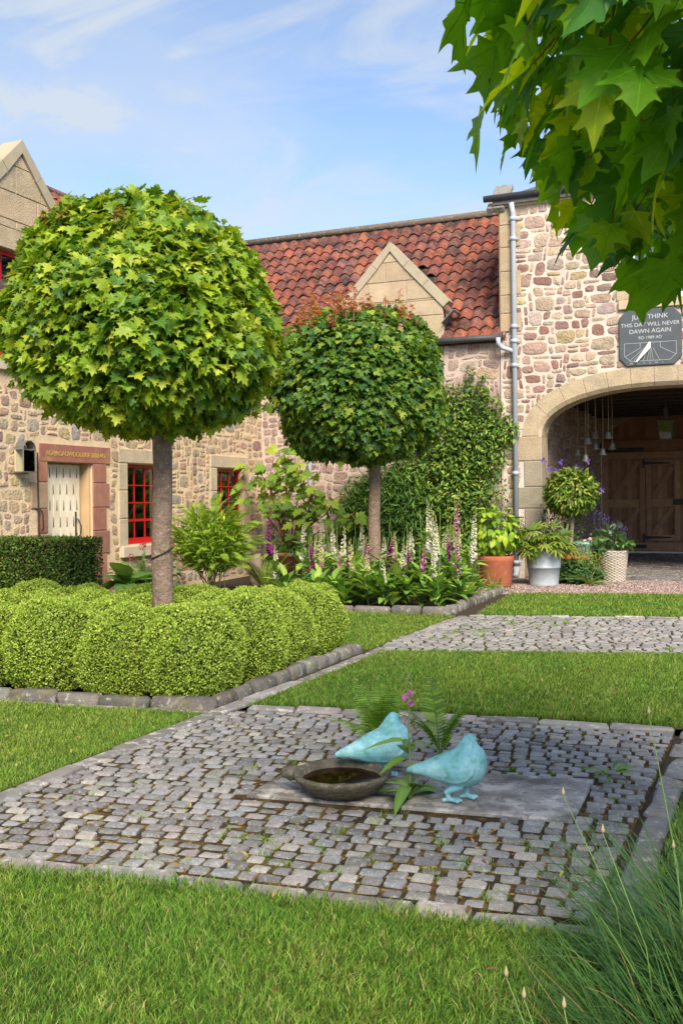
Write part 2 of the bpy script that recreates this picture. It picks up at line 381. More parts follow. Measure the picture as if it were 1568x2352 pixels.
# loose stones on the gravel
tv, tf = loft([[[math.cos(a) * r, math.sin(a) * r, z] for a in np.arange(5) * 2 * PI / 5] for r, z in ((.8, 0), (1, .35), (.5, .8))])
q = sample_poly([(-3.75, 15.0), (-1.05, 15.66), (1.6, 16.1), (1.6, 18.1), (-4.3, 18.1), (-4.5, 15.4)], 900)
n = len(q); a = rng.uniform(0, 2 * PI, n)
X = np.stack([np.cos(a), np.sin(a), 0 * a], 1); Z = np.tile([0, 0, 1.0], (n, 1)); Y = np.cross(Z, X)
V, F = inst(tv, tf, np.column_stack([q, np.zeros(n)]), X, Y, Z, rng.uniform(.008, .02, n))
gc = np.array([[.36, .25, .22], [.22, .16, .15], [.45, .36, .32], [.30, .18, .15]])[rng.integers(0, 4, n)] * rng.uniform(.8, 1.2, (n, 1))
pg = part('pebble_scatter', MB().add((V, F), rep(gc, len(tv))), M_pebble, None, True, 'stuff'); tag(pg, 'loose pinkish pebbles strewn over the gravel by the archway', 'gravel')

# ---- grass
def grass(poly, dens, hgt, wid, seed, tone=1.0, yellow=.0, edge=0):
    q = sample_poly(poly, dens); n = len(q)
    g = np.random.default_rng(seed)
    pn = fbm2(q, 1.6, seed); pn2 = fbm2(q, 6.0, seed + 5)
    hh = hgt * g.uniform(.4, 1.25, n) * (1 + .30 * pn2) * np.where(g.random(n) < .04, 1.5, 1)
    a = g.uniform(0, 2 * PI, n); side = np.stack([np.cos(a), np.sin(a), 0 * a], 1)
    la = g.uniform(0, 2 * PI, n); lean = np.stack([np.cos(la), np.sin(la), 0 * la], 1) * g.uniform(.1, .95, (n, 1)) + np.array([.18, -.1, 0]) * (1 + pn[:, None])
    w = wid * g.uniform(.6, 1.3, n)
    base = np.column_stack([q, np.full(n, .008)])
    mid = base + lean * (hh * .38)[:, None] + np.array([0, 0, 1.0]) * (hh * .6)[:, None]
    tip = base + lean * (hh * 1.0)[:, None] + np.array([0, 0, 1.0]) * (hh * .92)[:, None]
    sw = side * w[:, None] / 2
    V = np.stack([base - sw, base + sw, mid - sw * .8, mid + sw * .8, tip], 1)
    F = np.array([[0, 1, 3], [0, 3, 2], [2, 3, 4]])[None] + (np.arange(n) * 5)[:, None, None]
    c0 = np.array([.13, .295, .035]); c1 = np.array([.33, .45, .068]); c2 = np.array([.50, .44, .18]); cd = np.array([.045, .115, .018])
    t = np.clip(.38 + .42 * pn + .18 * pn2 + yellow + g.normal(0, .30, n), 0, 1)[:, None]
    c = c0 * (1 - t) + c1 * t
    dry = (g.random(n) < .055 + .14 * np.clip(pn2 + .2 * pn, 0, 1)); c[dry] = c2 * g.uniform(.7, 1.1, (dry.sum(), 1))
    dk = g.random(n) < .20; c[dk] = cd
    c = c * tone * g.uniform(.62, 1.32, (n, 1))
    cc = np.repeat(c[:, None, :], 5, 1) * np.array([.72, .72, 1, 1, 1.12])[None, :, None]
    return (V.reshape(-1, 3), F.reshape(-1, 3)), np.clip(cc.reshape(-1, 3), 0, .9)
def lawn_grass(key, poly, dens, hgt, wid, seed, label, **k):
    m = MB(); g, c = grass(poly, dens, hgt, wid, seed, **k); m.add(g, c)
    o = part('grass', m, M_grass, None, False, 'stuff'); tag(o, label, 'grass'); return m
near_vis = [(-2.7, 2.0), (.05, 2.0), (.3, 3.3)] + lawns['near'][3:9] + [(-3.5, 3.02), (-3.1, 2.4)]
lawn_grass('near', near_vis, 30000, .043, .0032, 21, 'short mown grass in front of the cobbled square')
m = MB()
g, c = grass(lawns['near'], 900, .04, .006, 22); 
lawn_grass('left', [(-3.60, 3.2), (-3.60, 4.6), (-3.57, 6.02), (-4.4, 5.92), (-6.2, 5.73), (-5.9, 5.0), (-4.4, 3.3), (-3.9, 3.05)], 17000, .032, .0036, 23, 'yellowish mown grass below the kerbed box hedge bed', yellow=.30)
lawn_grass('inner', [(-3.52, 9.12), (-3.50, 12.02), (-4.6, 12.06), (-6.2, 11.9), (-5.2, 9.1)], 6000, .035, .006, 24, 'small patch of grass between the two kerbed beds', yellow=.15)
lawn_grass('middle', lawns['middle'], 11500, .036, .0042, 25, 'mown grass strip between the cobbled square and far cobbled path', yellow=.02)
lawn_grass('far', [(-3.30, 12.2), (-.85, 12.74), (.6, 13.0), (.3, 15.8), (-1.05, 15.6), (-3.5, 15.1)], 4200, .04, .008, 26, 'mown grass between far cobbled path and pink gravel', yellow=.12)
lawn_grass('right', [(-.39, 3.75), (.4, 3.75), (1.6, 6.5), (1.6, 9.0), (-.22, 9.0), (-.335, 6.6)], 7000, .045, .005, 27, 'grass beside the right hand stone edging of cobbled square', yellow=.2)
# longer fringe along the lawn edges
m = MB()
for pts, wd, dn, hg in (([(-3.45, 3.05), (-2.95, 3.12), (-2.36, 3.22), (-1.6, 3.28), (-.6, 3.36), (-.25, 3.30)], .10, 15000, .055),
                        ([(-3.38, 6.40), (-2.0, 6.63), (-.60, 6.73)], .09, 12000, .055), ([(-3.36, 8.96), (-2.5, 9.24), (-.66, 9.7)], .08, 7000, .05)):
    poly = [(x, y - wd / 2) for x, y in pts] + [(x, y + wd / 2) for x, y in pts[::-1]]
    g, c = grass(poly, dn, hg, .0042, 31, tone=.9); m.add(g, c)
tag(part('grass_fringe', m, M_grass, None, False, 'stuff'), 'longer unmown grass fringe along the stone edgings', 'grass')

# ---- setts
def sett_variants(nv, name, material, round_=.16):
    out = []
    for k in range(nv):
        cor = np.array([(-.5, -.5), (.5, -.5), (.5, .5), (-.5, .5)]) + rng.uniform(-.06, .06, (4, 2)); o = []
        for i in range(4):
            p, q_, r_ = cor[i - 1], cor[i], cor[(i + 1) % 4]; c = rng.uniform(.05, .15); o += [q_ + (p - q_) * c, q_ + (r_ - q_) * rng.uniform(.05, .15)]
        o = np.array(o); n = 8
        def ring(s, z, j=.02): return np.column_stack([o * s, z + rng.uniform(-j, j, n)])
        tilt = rng.normal(0, .09, 2)
        v, f = loft([ring(1, -.5), ring(.995, .34, .02), ring(.95, .46, .02), ring(.78, .5, .015)], False, True)
        v[n:, 2] += (v[n:][:, :2] @ tilt)
        out.append((v, f))
    return out
SV = sett_variants(16, 'sett', M_sett)
def sett_col():
    b = rng.choice([0, 0, 1, 1, 2, 3, 4]); return jit([[.25, .237, .222], [.31, .29, .27], [.185, .175, .168], [.34, .31, .275], [.27, .265, .27]][b], .16, .03)
def bil(F, B, s, t, x0, x1):
    xa = x0[0] + (x1[0] - x0[0]) * s; xb = x0[1] + (x1[1] - x0[1]) * s
    p = np.array([xa, edge_y(F, xa)]); q_ = np.array([xb, edge_y(B, xb)]); return p + (q_ - p) * t
def lay_setts(F, B, x0, x1, rows, pitch, hole=None, name='cobbled_square', joint=M_joint, zt=.0195):
    poly = [tuple(bil(F, B, s, 0, x0, x1)) for s in np.linspace(0, 1, 9)] + [tuple(bil(F, B, s, 1, x0, x1)) for s in np.linspace(1, 0, 9)]
    root = structure(name, MB().add(sheet(poly, .0105, .07)), joint)
    todo = []
    for r in range(rows):
        s = rng.uniform(-.03, .0); L = x1[0] - x0[0]
        while s < 1:
            w = pitch * rng.uniform(.84, 1.22) / L
            if s + w * 1.55 > 1: w = 1 - s
            sc, tcn = s + w / 2, (r + .5) / rows
            if w * L < .045: break
            p = bil(F, B, sc, tcn, x0, x1); pa = bil(F, B, sc - .02, tcn, x0, x1); pb = bil(F, B, sc + .02, tcn, x0, x1)
            pd = bil(F, B, sc, (r + 1) / rows, x0, x1) - bil(F, B, sc, r / rows, x0, x1)
            s += w
            if hole is not None and in_poly(p[None], hole)[0]: continue
            ax = norm(pb - pa); ang = math.atan2(ax[1], ax[0]) + rng.normal(0, .018)
            sz = (w * L - rng.uniform(.012, .024), np.linalg.norm(pd) - rng.uniform(.017, .028), .05)
            todo.append((p + rng.normal(0, .002, 2), ang, sz, zt + rng.normal(0, .003)))
    todo.sort(key=lambda t: -score((*t[0], 0)))
    ms = [MB().add(v_f, sett_col()).mesh('sett', M_sett, 'edge') for v_f in SV for _ in range(2)]
    rest = MB()
    for i, (p, ang, sz, z) in enumerate(todo):
        M4 = Matrix.Translation((p[0], p[1], z - .025)) @ Matrix.Rotation(ang, 4, 'Z') @ Matrix.Diagonal((*sz, 1))
        if i < 300: put('sett', ms[rng.integers(len(ms))], root, M4)
        else:
            v, f = SV[rng.integers(len(SV))]; ca, sa = math.cos(ang), math.sin(ang)
            w = v * np.array(sz); rest.add((np.column_stack([p[0] + ca * w[:, 0] - sa * w[:, 1], p[1] + sa * w[:, 0] + ca * w[:, 1], z - .025 + w[:, 2]]), f), sett_col())
    if rest.n: part('sett_paving', rest, M_sett, root, 'edge', 'stuff')
    return root, todo
slab_hole = [(-2.40, 4.36), (-.76, 4.53), (-.77, 5.31), (-2.40, 5.08)]
near_sq, near_setts = lay_setts(NEAR_F, NEAR_B, (-3.45, -3.40), (-.55, -.49), 34, .097, slab_hole)
far_path, _ = lay_setts([(a, b + .07) for a, b in MID_B], [(a, b - .07) for a, b in PATH_B], (-3.38, -3.32), (3.0, 3.0), 30, .115, None, 'cobbled_path', zt=.020)

# moss tufts and little weeds in the joints
m = MB()
tuft = sample_poly([(-3.4, 3.3), (-.6, 3.6), (-.55, 6.45), (-3.35, 6.1)], 60)
tn = fbm2(tuft, 2.2, 77); tuft = tuft[(tn > .15) & ~in_poly(tuft, slab_hole)]
for p in tuft:
    k = rng.integers(4, 12); rr = rng.uniform(.01, .03)
    pl = [(p[0] - rr, p[1] - rr), (p[0] + rr, p[1] - rr), (p[0] + rr, p[1] + rr), (p[0] - rr, p[1] + rr)]
    q = rng.uniform(-rr, rr, (k, 2)) + p
    g, c = grass([(p[0] - rr, p[1] - rr), (p[0] + rr, p[1] - rr), (p[0] + rr, p[1] + rr), (p[0] - rr, p[1] + rr)], 12000, .028, .003, int(rng.integers(1e6)), yellow=rng.uniform(0, .6)) if len(q) else None
    if len(g[0]): m.add(g, c)
pl = [(-3.3, 9.3), (-.6, 9.95), (-.8, 12.4), (-3.2, 12.0)]
q0 = sample_poly(pl, 26); q0 = q0[fbm2(q0, 1.5, 78) > .0]
for p in q0:
    rr = rng.uniform(.02, .05); g, c = grass([(p[0] - rr, p[1] - rr), (p[0] + rr, p[1] - rr), (p[0] + rr, p[1] + rr), (p[0] - rr, p[1] + rr)], 5000, .03, .006, int(rng.integers(1e6)), yellow=rng.uniform(.1, .6))
    if len(g[0]): m.add(g, c)
tag(part('grass_tufts', m, M_grass, None, False, 'stuff'), 'tiny grass tufts sprouting from the mossy joints between cobbles', 'grass')
# moss cushions in joints
bl = [loft([[[math.cos(a) * r * (1 + .2 * math.sin(3 * a + k)), math.sin(a) * r, z] for a in np.arange(7) * 2 * PI / 7] for r, z in ((1, 0), (.8, .35), (.4, .55))], False, True) for k in range(3)]
q = sample_poly([(-3.4, 3.35), (-.6, 3.6), (-.55, 6.45), (-3.35, 6.1)], 900); q = q[~in_poly(q, slab_hole) & (fbm2(q, 2.6, 19) > -.25)]
m = MB()
for k in range(3):
    qq = q[k::3]; n = len(qq); a = rng.uniform(0, 2 * PI, n); X = np.stack([np.cos(a), np.sin(a), 0 * a], 1); Z = np.tile([0, 0, 1.0], (n, 1))
    V, F = inst(bl[k][0], np.array(bl[k][1]), np.column_stack([qq, np.full(n, .007)]), X, np.cross(Z, X), Z * .45, rng.uniform(.006, .019, n))
    cm = np.array([[.25, .14, .026], [.18, .10, .024], [.30, .20, .035], [.15, .18, .028], [.34, .25, .10]])[rng.integers(0, 5, n)] * rng.uniform(.7, 1.2, (n, 1))
    m.add((V, F), rep(cm, len(bl[k][0])))
mo = part('moss', m, M_pebble, None, True, 'stuff'); tag(mo, 'brown and ochre moss cushions filling the cobble joints', 'moss')

# ---- flat edgings
def flat_edging(name, pts, w, lmin, lmax, z0=.02, col=((.25, .228, .21), (.20, .183, .168), (.30, .275, .25)), h=.07, material=None, round_c=.012, jj=.008, gap=.012):
    pts = np.array(pts, float); seg = np.linalg.norm(np.diff(pts, axis=0), axis=1); cum = np.concatenate([[0], np.cumsum(seg)])
    root = structure(name, MB().add(tube(np.column_stack([pts, np.full(len(pts), -.05)]), .02, 4)), M_earth)
    d = 0; lst = []
    def at(t): return np.array([np.interp(t, cum, pts[:, 0]), np.interp(t, cum, pts[:, 1])])
    while d < cum[-1] - .05:
        L = min(rng.uniform(lmin, lmax), cum[-1] - d); p = at(d + L / 2); ax = norm(at(d + L) - at(d)); d += L
        ww = w * rng.uniform(.85, 1.1); hh = h
        v, f = cbox(-L / 2 + gap / 2, L / 2 - gap / 2, -ww / 2, ww / 2, -hh, 0, round_c, jj)
        zz = z0 + rng.uniform(-.006, .006)
        V = np.column_stack([p[0] + v[:, 0] * ax[0] - v[:, 1] * ax[1], p[1] + v[:, 0] * ax[1] + v[:, 1] * ax[0], zz + v[:, 2]])
        lst.append((V, f, jit(col[rng.integers(len(col))], .12, .04)))
    pieces(lst, root, material or M_flag, 'edging_stone', 'edging_stones', 'edge' if round_c < .02 else True)
    return root
flat_edging('stone_edging', [(x, edge_y(NEAR_F, x) - .085) for x in (-3.5, -2.95, -2.36, -1.6, -.5)], .13, .2, .42, .024)
flat_edging('stone_edging', [(x, edge_y(NEAR_B, x) + .085) for x in (-3.36, -2.0, -.5)], .12, .25, .45, .026)
flat_edging('stone_edging', [(-3.53, 3.2), (-3.53, 4.8), (-3.49, 6.15), (-3.44, 7.6), (-3.43, 9.0), (-3.44, 10.6), (-3.42, 12.1)], .12, .3, .55, .022)
flat_edging('stone_edging', [(-.455, 3.55), (-.435, 5.0), (-.40, 6.5), (-.34, 8.0), (-.28, 9.6)], .13, .18, .36, .018, round_c=.016, jj=.012, gap=.02, col=((.24, .22, .205), (.20, .185, .175), (.29, .27, .25)))
flat_edging('stone_edging', [(-3.36, 9.06), (-2.5, 9.33), (-.66, 9.78), (1, 10.07)], .06, .15, .4, .022)
flat_edging('stone_edging', [(-3.36, 12.14), (-.85, 12.68), (1, 13.0)], .06, .15, .4, .022)
# dark gully of narrow flat stones beside the first kerb
flat_edging('stone_edging', [(-3.57, 6.05), (-4.5, 5.94), (-6.8, 5.7)], .07, .2, .5, .016, col=((.17, .14, .12), (.2, .17, .15)))
# raised kerbs
def kerb(pts, lmin, lmax, h, w):
    return flat_edging('kerb', pts, w, lmin, lmax, h, ((.17, .155, .135), (.21, .195, .17), (.13, .12, .105)), h + .05, M_kerb, .026, .014, .014)
kerb([(-3.62, 6.24), (-3.63, 7.6), (-3.62, 9.02)], .22, .40, .095, .13)
kerb([(-3.55, 6.17), (-4.5, 6.04), (-6.9, 5.8)], .28, .55, .085, .12)
kerb([(-3.66, 12.30), (-3.70, 13.8), (-3.72, 15.35)], .14, .3, .10, .14)
kerb([(-3.62, 12.25), (-5.0, 12.13), (-7.4, 12.0)], .3, .6, .09, .12)

# ---- flag slab under the birds (two stones)
SLABZ = .029
fs = [(-2.37, 4.40), (-1.60, 4.485), (-1.62, 5.15), (-2.36, 5.04)]
fs2 = [(-1.585, 4.487), (-.79, 4.57), (-.80, 5.27), (-1.605, 5.152)]
slab_root = thing('flagstone_plinth', 'flat two-piece grey flagstone slab set in the cobbles under the birds', 'flagstone', (-1.6, 4.8, 0))
for pl, cc in ((fs, (.20, .175, .15)), (fs2, (.33, .30, .275))):
    c_ = np.mean(pl, 0)
    rg = [[(c_[0] + (x - c_[0]) * s, c_[1] + (y - c_[1]) * s, z) for x, y in pl] for s, z in ((1, -.02), (1, SLABZ - .008), (.99, SLABZ))]
    part('slab', MB().add(loft(rg, False, True), cc), M_slab, slab_root)

# ================================================================== BUILDINGS
STC_L = [(.55, .41, .25), (.52, .335, .22), (.47, .37, .26), (.44, .29, .24), (.55, .39, .20), (.40, .33, .29), (.37, .22, .19), (.46, .36, .24)]
STC_R = [(.54, .41, .30), (.47, .32, .245), (.52, .40, .27), (.32, .175, .15), (.50, .38, .34), (.27, .115, .095), (.30, .20, .185), (.52, .38, .20), (.21, .12, .11)]
STC_C = [(.42, .30, .25), (.36, .235, .20), (.45, .34, .27), (.34, .23, .21), (.44, .31, .20), (.27, .18, .17)]
def rubble(u0, u1, v0, v1, cell, blocked, cols, fn, big=1.0, mort=.026, proud=(.006, .024), seed=1):
    """irregular snecked rubble; fn(u,v,d) -> xyz ; blocked(u,v) -> True where no stone may lie"""
    g = np.random.default_rng(seed)
    nu, nv = int((u1 - u0) / cell), int((v1 - v0) / cell); occ = np.zeros((nu, nv), bool)
    for i in range(nu):
        for j in range(nv):
            if blocked(u0 + (i + .5) * cell, v0 + (j + .5) * cell): occ[i, j] = True
    rects = []
    def tryp(i, j, w, h):
        if i + w > nu or j + h > nv or occ[i:i + w, j:j + h].any(): return False
        occ[i:i + w, j:j + h] = True; rects.append((i, j, w, h)); return True
    A = nu * nv
    for w, h, k in ((6, 4, .0022), (5, 3, .006), (4, 3, .009), (5, 2, .007), (3, 3, .012), (4, 2, .016), (3, 2, .030)):
        for _ in range(int(A * k * big)): tryp(int(g.integers(nu)), int(g.integers(nv)), w, h)
    order = [(i, j) for j in range(nv) for i in range(nu)]
    for i, j in order:
        if occ[i, j]: continue
        for w, h in [(3, 2), (2, 2), (3, 1), (2, 1), (1, 2), (1, 1)][(0 if g.random() < .35 else 1 if g.random() < .5 else 2):]:
            if tryp(i, j, w, h): break
    lst = []
    W = g.normal(size=(6, 2)) * 3.2; PH = g.uniform(0, 6.28, 6)
    def warp(u, v):
        a_ = sum(math.sin(W[k] @ (u, v) + PH[k]) for k in range(3)); b_ = sum(math.sin(W[k] @ (u, v) + PH[k]) for k in range(3, 6)); return u + .030 * a_, v + .024 * b_
    wts = np.array([3.0, 2.2, 2.0, 1.4, 1.2, 1.0, .8, .7, .5, .5])[:len(cols)]; wts = wts / wts.sum()
    for i, j, w, h in rects:
        if w * h == 1 and g.random() < .45: continue
        cu, cv = u0 + (i + w / 2) * cell, v0 + (j + h / 2) * cell
        mm = mort / 2 * g.uniform(.5, 1.9); hw, hh = w * cell / 2 - mm, h * cell / 2 - mort / 2 * g.uniform(.5, 1.9)
        jj = .30 * min(hw, hh); cor = np.array([(-hw, -hh), (hw, -hh), (hw, hh), (-hw, hh)]) + g.uniform(-jj, jj * .7, (4, 2)) * np.sign([(-1, -1), (1, -1), (1, 1), (-1, 1)])
        o = []
        for k in range(4):
            p_, q_, r_ = cor[k - 1], cor[k], cor[(k + 1) % 4]; o += [q_ + (p_ - q_) * g.uniform(.08, .30), q_ + (r_ - q_) * g.uniform(.08, .30)]
            if w * h > 5: o.append((q_ + r_) / 2 + g.uniform(-.10, .10, 2) * min(hw, hh))
        o = np.array(o); p = g.uniform(*proud); sk = g.uniform(-.4, .4, 2)
        rings = []
        for s, d in ((1.0, -.012), (.975, p * .75), (.84, p)):
            rr_ = []
            for x, y in o:
                wu, wv = warp(cu + x * s, cv + y * s); rr_.append(fn(wu, wv, d if d < 0 else d + p * .5 * (sk[0] * x / hw + sk[1] * y / hh) + g.uniform(-.0025, .0025)))
            rings.append(rr_)
        v, f = loft(rings, False, True)
        c = np.array(cols[g.choice(len(cols), p=wts)]) * g.uniform(.80, 1.18) * (1 + g.uniform(-.05, .05, 3)); c = c * .8 + np.array([.10, .078, .06])
        lst.append((v, f, np.clip(c, .02, .8)))
    return lst
def wall_cells(u0, u1, v0, v1, holes, fn, d0=0.0, d1=-.5):
    us = sorted({u0, u1, *[h[0] for h in holes], *[h[1] for h in holes]}); vs = sorted({v0, v1, *[h[2] for h in holes], *[h[3] for h in holes]})
    m = MB()
    for a, b in zip(us[:-1], us[1:]):
        for c, d in zip(vs[:-1], vs[1:]):
            if b <= u0 or a >= u1 or any(h[0] <= (a + b) / 2 <= h[1] and h[2] <= (c + d) / 2 <= h[3] for h in holes): continue
            m.add(prism([(a, c), (b, c), (b, d), (a, d)], d1, d0, fn))
    return m
def block(u0, u1, v0, v1, fn, d=.03, ch=.012, back=-.1):
    g_ = .004
    r = lambda s: [(u0 + g_ + s, v0 + g_ + s), (u1 - g_ - s, v0 + g_ + s), (u1 - g_ - s, v1 - g_ - s), (u0 + g_ + s, v1 - g_ - s)]
    return loft([[fn(u, v, dd) for u, v in r(s)] for s, dd in ((0, back), (0, d - ch * .6), (ch, d))], True, True)
def poly_block(poly, fn, d=.03, back=-.06):
    c = np.mean(poly, 0); sh = lambda s: [(p[0] + (c[0] - p[0]) * s, p[1] + (c[1] - p[1]) * s) for p in poly]
    return loft([[fn(u, v, dd) for u, v in sh(s)] for s, dd in ((.015, back), (.015, d - .006), (.05, d))], True, True)
BUFF = (.52, .405, .27); BUFF2 = (.49, .37, .235); CREAM = (.58, .47, .33); REDS = (.33, .135, .10)
def txt(s, size, material, parent, origin, ux, uy, un, extr=.004, align='CENTER', space=1.0):
    cu = bpy.data.curves.new('lettering', 'FONT'); cu.body = s; cu.size = size; cu.extrude = extr; cu.align_x = align; cu.space_character = space
    ob = bpy.data.objects.new('lettering', cu); LINK(ob)
    dg = bpy.context.evaluated_depsgraph_get(); me = bpy.data.meshes.new_from_object(ob.evaluated_get(dg))
    bpy.data.objects.remove(ob); bpy.data.curves.remove(cu)
    me.materials.clear(); me.materials.append(material)
    M4 = Matrix(((ux[0], uy[0], un[0], origin[0]), (ux[1], uy[1], un[1], origin[1]), (ux[2], uy[2], un[2], origin[2]), (0, 0, 0, 1)))
    return put('lettering', me, parent, M4)

def window(parent, fn, u0, u1, v0, v1, rows, cols, paint, recess=.13, sash=None, curtain=True, name='window'):
    """sash window with real frame, bars and panes, set back in the wall; fn(u,v,d)"""
    m = MB(); fw = .055
    for a, b, c, d in ((u0, u0 + fw, v0, v1), (u1 - fw, u1, v0, v1), (u0 + fw, u1 - fw, v1 - fw, v1), (u0 + fw, u1 - fw, v0, v0 + fw * 1.9)):
        m.add(prism([(a, c), (b, c), (b, d), (a, d)], -recess - .07, -recess, fn))
    w = part(name, m, paint, parent)
    iu0, iu1, iv0, iv1 = u0 + fw, u1 - fw, v0 + fw * 1.9, v1 - fw
    bw = .017; uu = np.linspace(iu0, iu1, cols + 1); vv = np.linspace(iv0, iv1, rows + 1)
    for i in range(1, cols): part('glazing_bar', MB().add(prism([(uu[i] - bw / 2, iv0), (uu[i] + bw / 2, iv0), (uu[i] + bw / 2, iv1), (uu[i] - bw / 2, iv1)], -recess - .05, -recess - .015, fn)), paint, w)
    for j in range(1, rows):
        t = .042 if sash == j else bw
        part('meeting_rail' if sash == j else 'glazing_bar', MB().add(prism([(iu0, vv[j] - t / 2), (iu1, vv[j] - t / 2), (iu1, vv[j] + t / 2), (iu0, vv[j] + t / 2)], -recess - .052, -recess - .012, fn)), paint, w)
    for i in range(cols):
        for j in range(rows):
            part('pane', MB().add(prism([(uu[i] + .004, vv[j] + .004), (uu[i + 1] - .004, vv[j] + .004), (uu[i + 1] - .004, vv[j + 1] - .004), (uu[i] + .004, vv[j + 1] - .004)], -recess - .036, -recess - .032, fn)), M_glass, w)
    # the room behind
    m = MB()
    for (a, b, c, d, e, f_) in ((u0 - .3, u1 + .3, v0 - .2, v1 + .2, -1.3, -1.25), (u0 - .3, u0 - .25, v0 - .2, v1 + .2, -1.25, -.5), (u1 + .25, u1 + .3, v0 - .2, v1 + .2, -1.25, -.5), (u0 - .3, u1 + .3, v1 + .15, v1 + .2, -1.25, -.5), (u0 - .3, u1 + .3, v0 - .2, v0 - .15, -1.25, -.5)):
        m.add(prism([(a, c), (b, c), (b, d), (a, d)], e, f_, fn))
    part('room', m, M_room, w)
    if curtain:
        for a, b in ((u0 + .03, u0 + .03 + (u1 - u0) * .40), (u1 - .03 - (u1 - u0) * .36, u1 - .03)):
            k = 13; us = np.linspace(a, b, k); vf = []
            f_ = []
            for i, u in enumerate(us):
                dd = -recess - .16 + .018 * math.sin(i * 2.0); vf += [fn(u, v0, dd), fn(u, v1, dd)]
            for i in range(k - 1): f_ += [[2 * i, 2 * i + 2, 2 * i + 3], [2 * i, 2 * i + 3, 2 * i + 1]]
            part('curtain', MB().add((vf, f_)), M_cloth, w, True)
    return w
# pantile template: x across (roll at one side), y up the slope, z out of the roof
TW, TL = .255, .335
def tile_tpl():
    n = 9; x = np.linspace(-.02, TW, n); ph = x / TW
    z = .036 * np.sin(2 * PI * (ph - .05)) + .010 * np.cos(4 * PI * ph)
    top0 = np.column_stack([x, np.full(n, 0), z + .040]); top1 = np.column_stack([x, np.full(n, TL + .05), z + .004]); bot0 = top0 - [0, 0, .018]
    v = np.concatenate([top0, top1, bot0]); f = []
    for i in range(n - 1):
        f += [[i, i + 1, n + i + 1], [i, n + i + 1, n + i], [2 * n + i, 2 * n + i + 1, i + 1], [2 * n + i, i + 1, i]]
    return v, np.array(f)
TV, TF = tile_tpl()
TCOL = [(.30, .090, .055), (.34, .105, .06), (.25, .080, .058), (.21, .082, .068), (.37, .13, .065), (.26, .11, .09), (.13, .06, .055), (.31, .085, .045)]
def pantiles(parent, org, ax, ay, az, ncol, nrow, keep):
    """org: eaves corner; ax along eaves, ay up the slope, az out of the roof"""
    org, ax, ay, az = map(np.asarray, (org, ax, ay, az)); lst = []
    for r in range(nrow):
        for c in range(ncol):
            p = org + ax * (c * TW + rng.normal(0, .004)) + ay * (r * TL + rng.normal(0, .006)) + az * rng.normal(.0, .003)
            cc = p + ax * TW / 2 + ay * TL / 2
            if not keep(cc): continue
            lst.append((p + TV[:, :1] * ax + TV[:, 1:2] * ay + TV[:, 2:3] * az, TF, jit(np.array(TCOL[rng.integers(len(TCOL))]) * .6 + np.array([.075, .025, .017]), .14, .05)))
    pieces(lst, parent, M_tile, 'roof_tile', 'roof_tiles', 'edge')

# ------------------------------------------------------------------ left cottage (faces +X)
XW = -9.45
fL = lambda u, v, d: (XW + d, u, v)
left = thing('stone_cottage', 'golden rubble stone cottage with bleached plank door and red sash windows', 'cottage', (-12.5, 12, 0))
DR = (11.60, 12.66, 0.0, 2.08); W1 = (13.58, 14.60, .78, 2.10); W2 = (16.48, 17.50, .78, 2.10); DW = (10.55, 11.65, 3.45, 4.97)
EAVL = 4.45
wallL = part('wall', wall_cells(4.0, 18.4, -.1, EAVL, [DR, W1, W2, (DW[0], DW[1], DW[2], EAVL)], fL), M_mortar_l, left)
def bl_left(u, v):
    for a, b, c, d, e in ((DR[0] - .34, DR[1] + .42, -1, 2.36, 0), (W1[0] - .27, W1[1] + .27, .55, 2.40, 0), (W2[0] - .27, W2[1] + .27, .55, 2.40, 0), (9.95, 12.25, 3.1, 5, 0)):
        if a < u < b and c < v < d: return True
    return v > EAVL - .05 or u > 18.35
pieces(rubble(8.6, 18.4, 0, EAVL, .082, bl_left, STC_L, fL, .9, .030, (.004, .014), 5), wallL, M_stone, 'stone', 'stonework')
# doorway surround in red sandstone, with lettered lintel
sur = part('door_surround', MB().add(prism([(DR[0] - .17, 2.085), (DR[1] + .43, 2.085), (DR[1] + .43, 2.335), (DR[0] - .17, 2.335)], -.3, .028, fL), REDS), M_redsand, left)
for s, us in ((0, DR[0]), (1, DR[1])):
    zz = 0.0; k = 0
    for hgt in (.32, .36, .36, .36, .38, .30):
        z1 = min(zz + hgt, 2.08); wd = (.22 if (k + s) % 2 else .36) if s == 0 else (.34 if k % 2 else .42)
        a, b = (us - wd, us) if s == 0 else (us, us + wd)
        v, f = block(a, b, zz, z1, fL, .024 + rng.uniform(-.004, .004), .01, -.3)
        part('quoin_stone', MB().add((v, f), jit((.34, .15, .11) if rng.random() < .8 else (.42, .28, .17), .14, .05)), M_redsand, sur)
        zz = z1; k += 1
txt('RD·BROADWOODSIDE·2000·AD', .104, M_gold, sur, (XW + .030, (DR[0] + DR[1] + .26) / 2, 2.165), (0, 1, 0), (0, 0, 1), (1, 0, 0), .003, space=.92)
door = part('door', MB().add(box(XW - .24, XW - .191, DR[0], DR[1], .0, 2.08), (.42, .30, .18)), M_oldwood, left)
pw = (DR[1] - DR[0] - .12) / 6
for i in range(6):
    y0 = DR[0] + .01 + i * pw
    part('plank', MB().add(cbox(XW - .19, XW - .15, y0 + .003, y0 + pw - .003, .02, 2.05, .006), jit((.80, .69, .53), .06, .02)), M_oldwood, door)
slit = MB().add(loft([[(0, -.009, -.075), (0, .0, .075), (0, .009, -.075), (0, 0, -.085)], [(.006, -.007, -.07), (.006, 0, .07), (.006, .007, -.07), (.006, 0, -.08)]])).mesh('stud', M_iron)
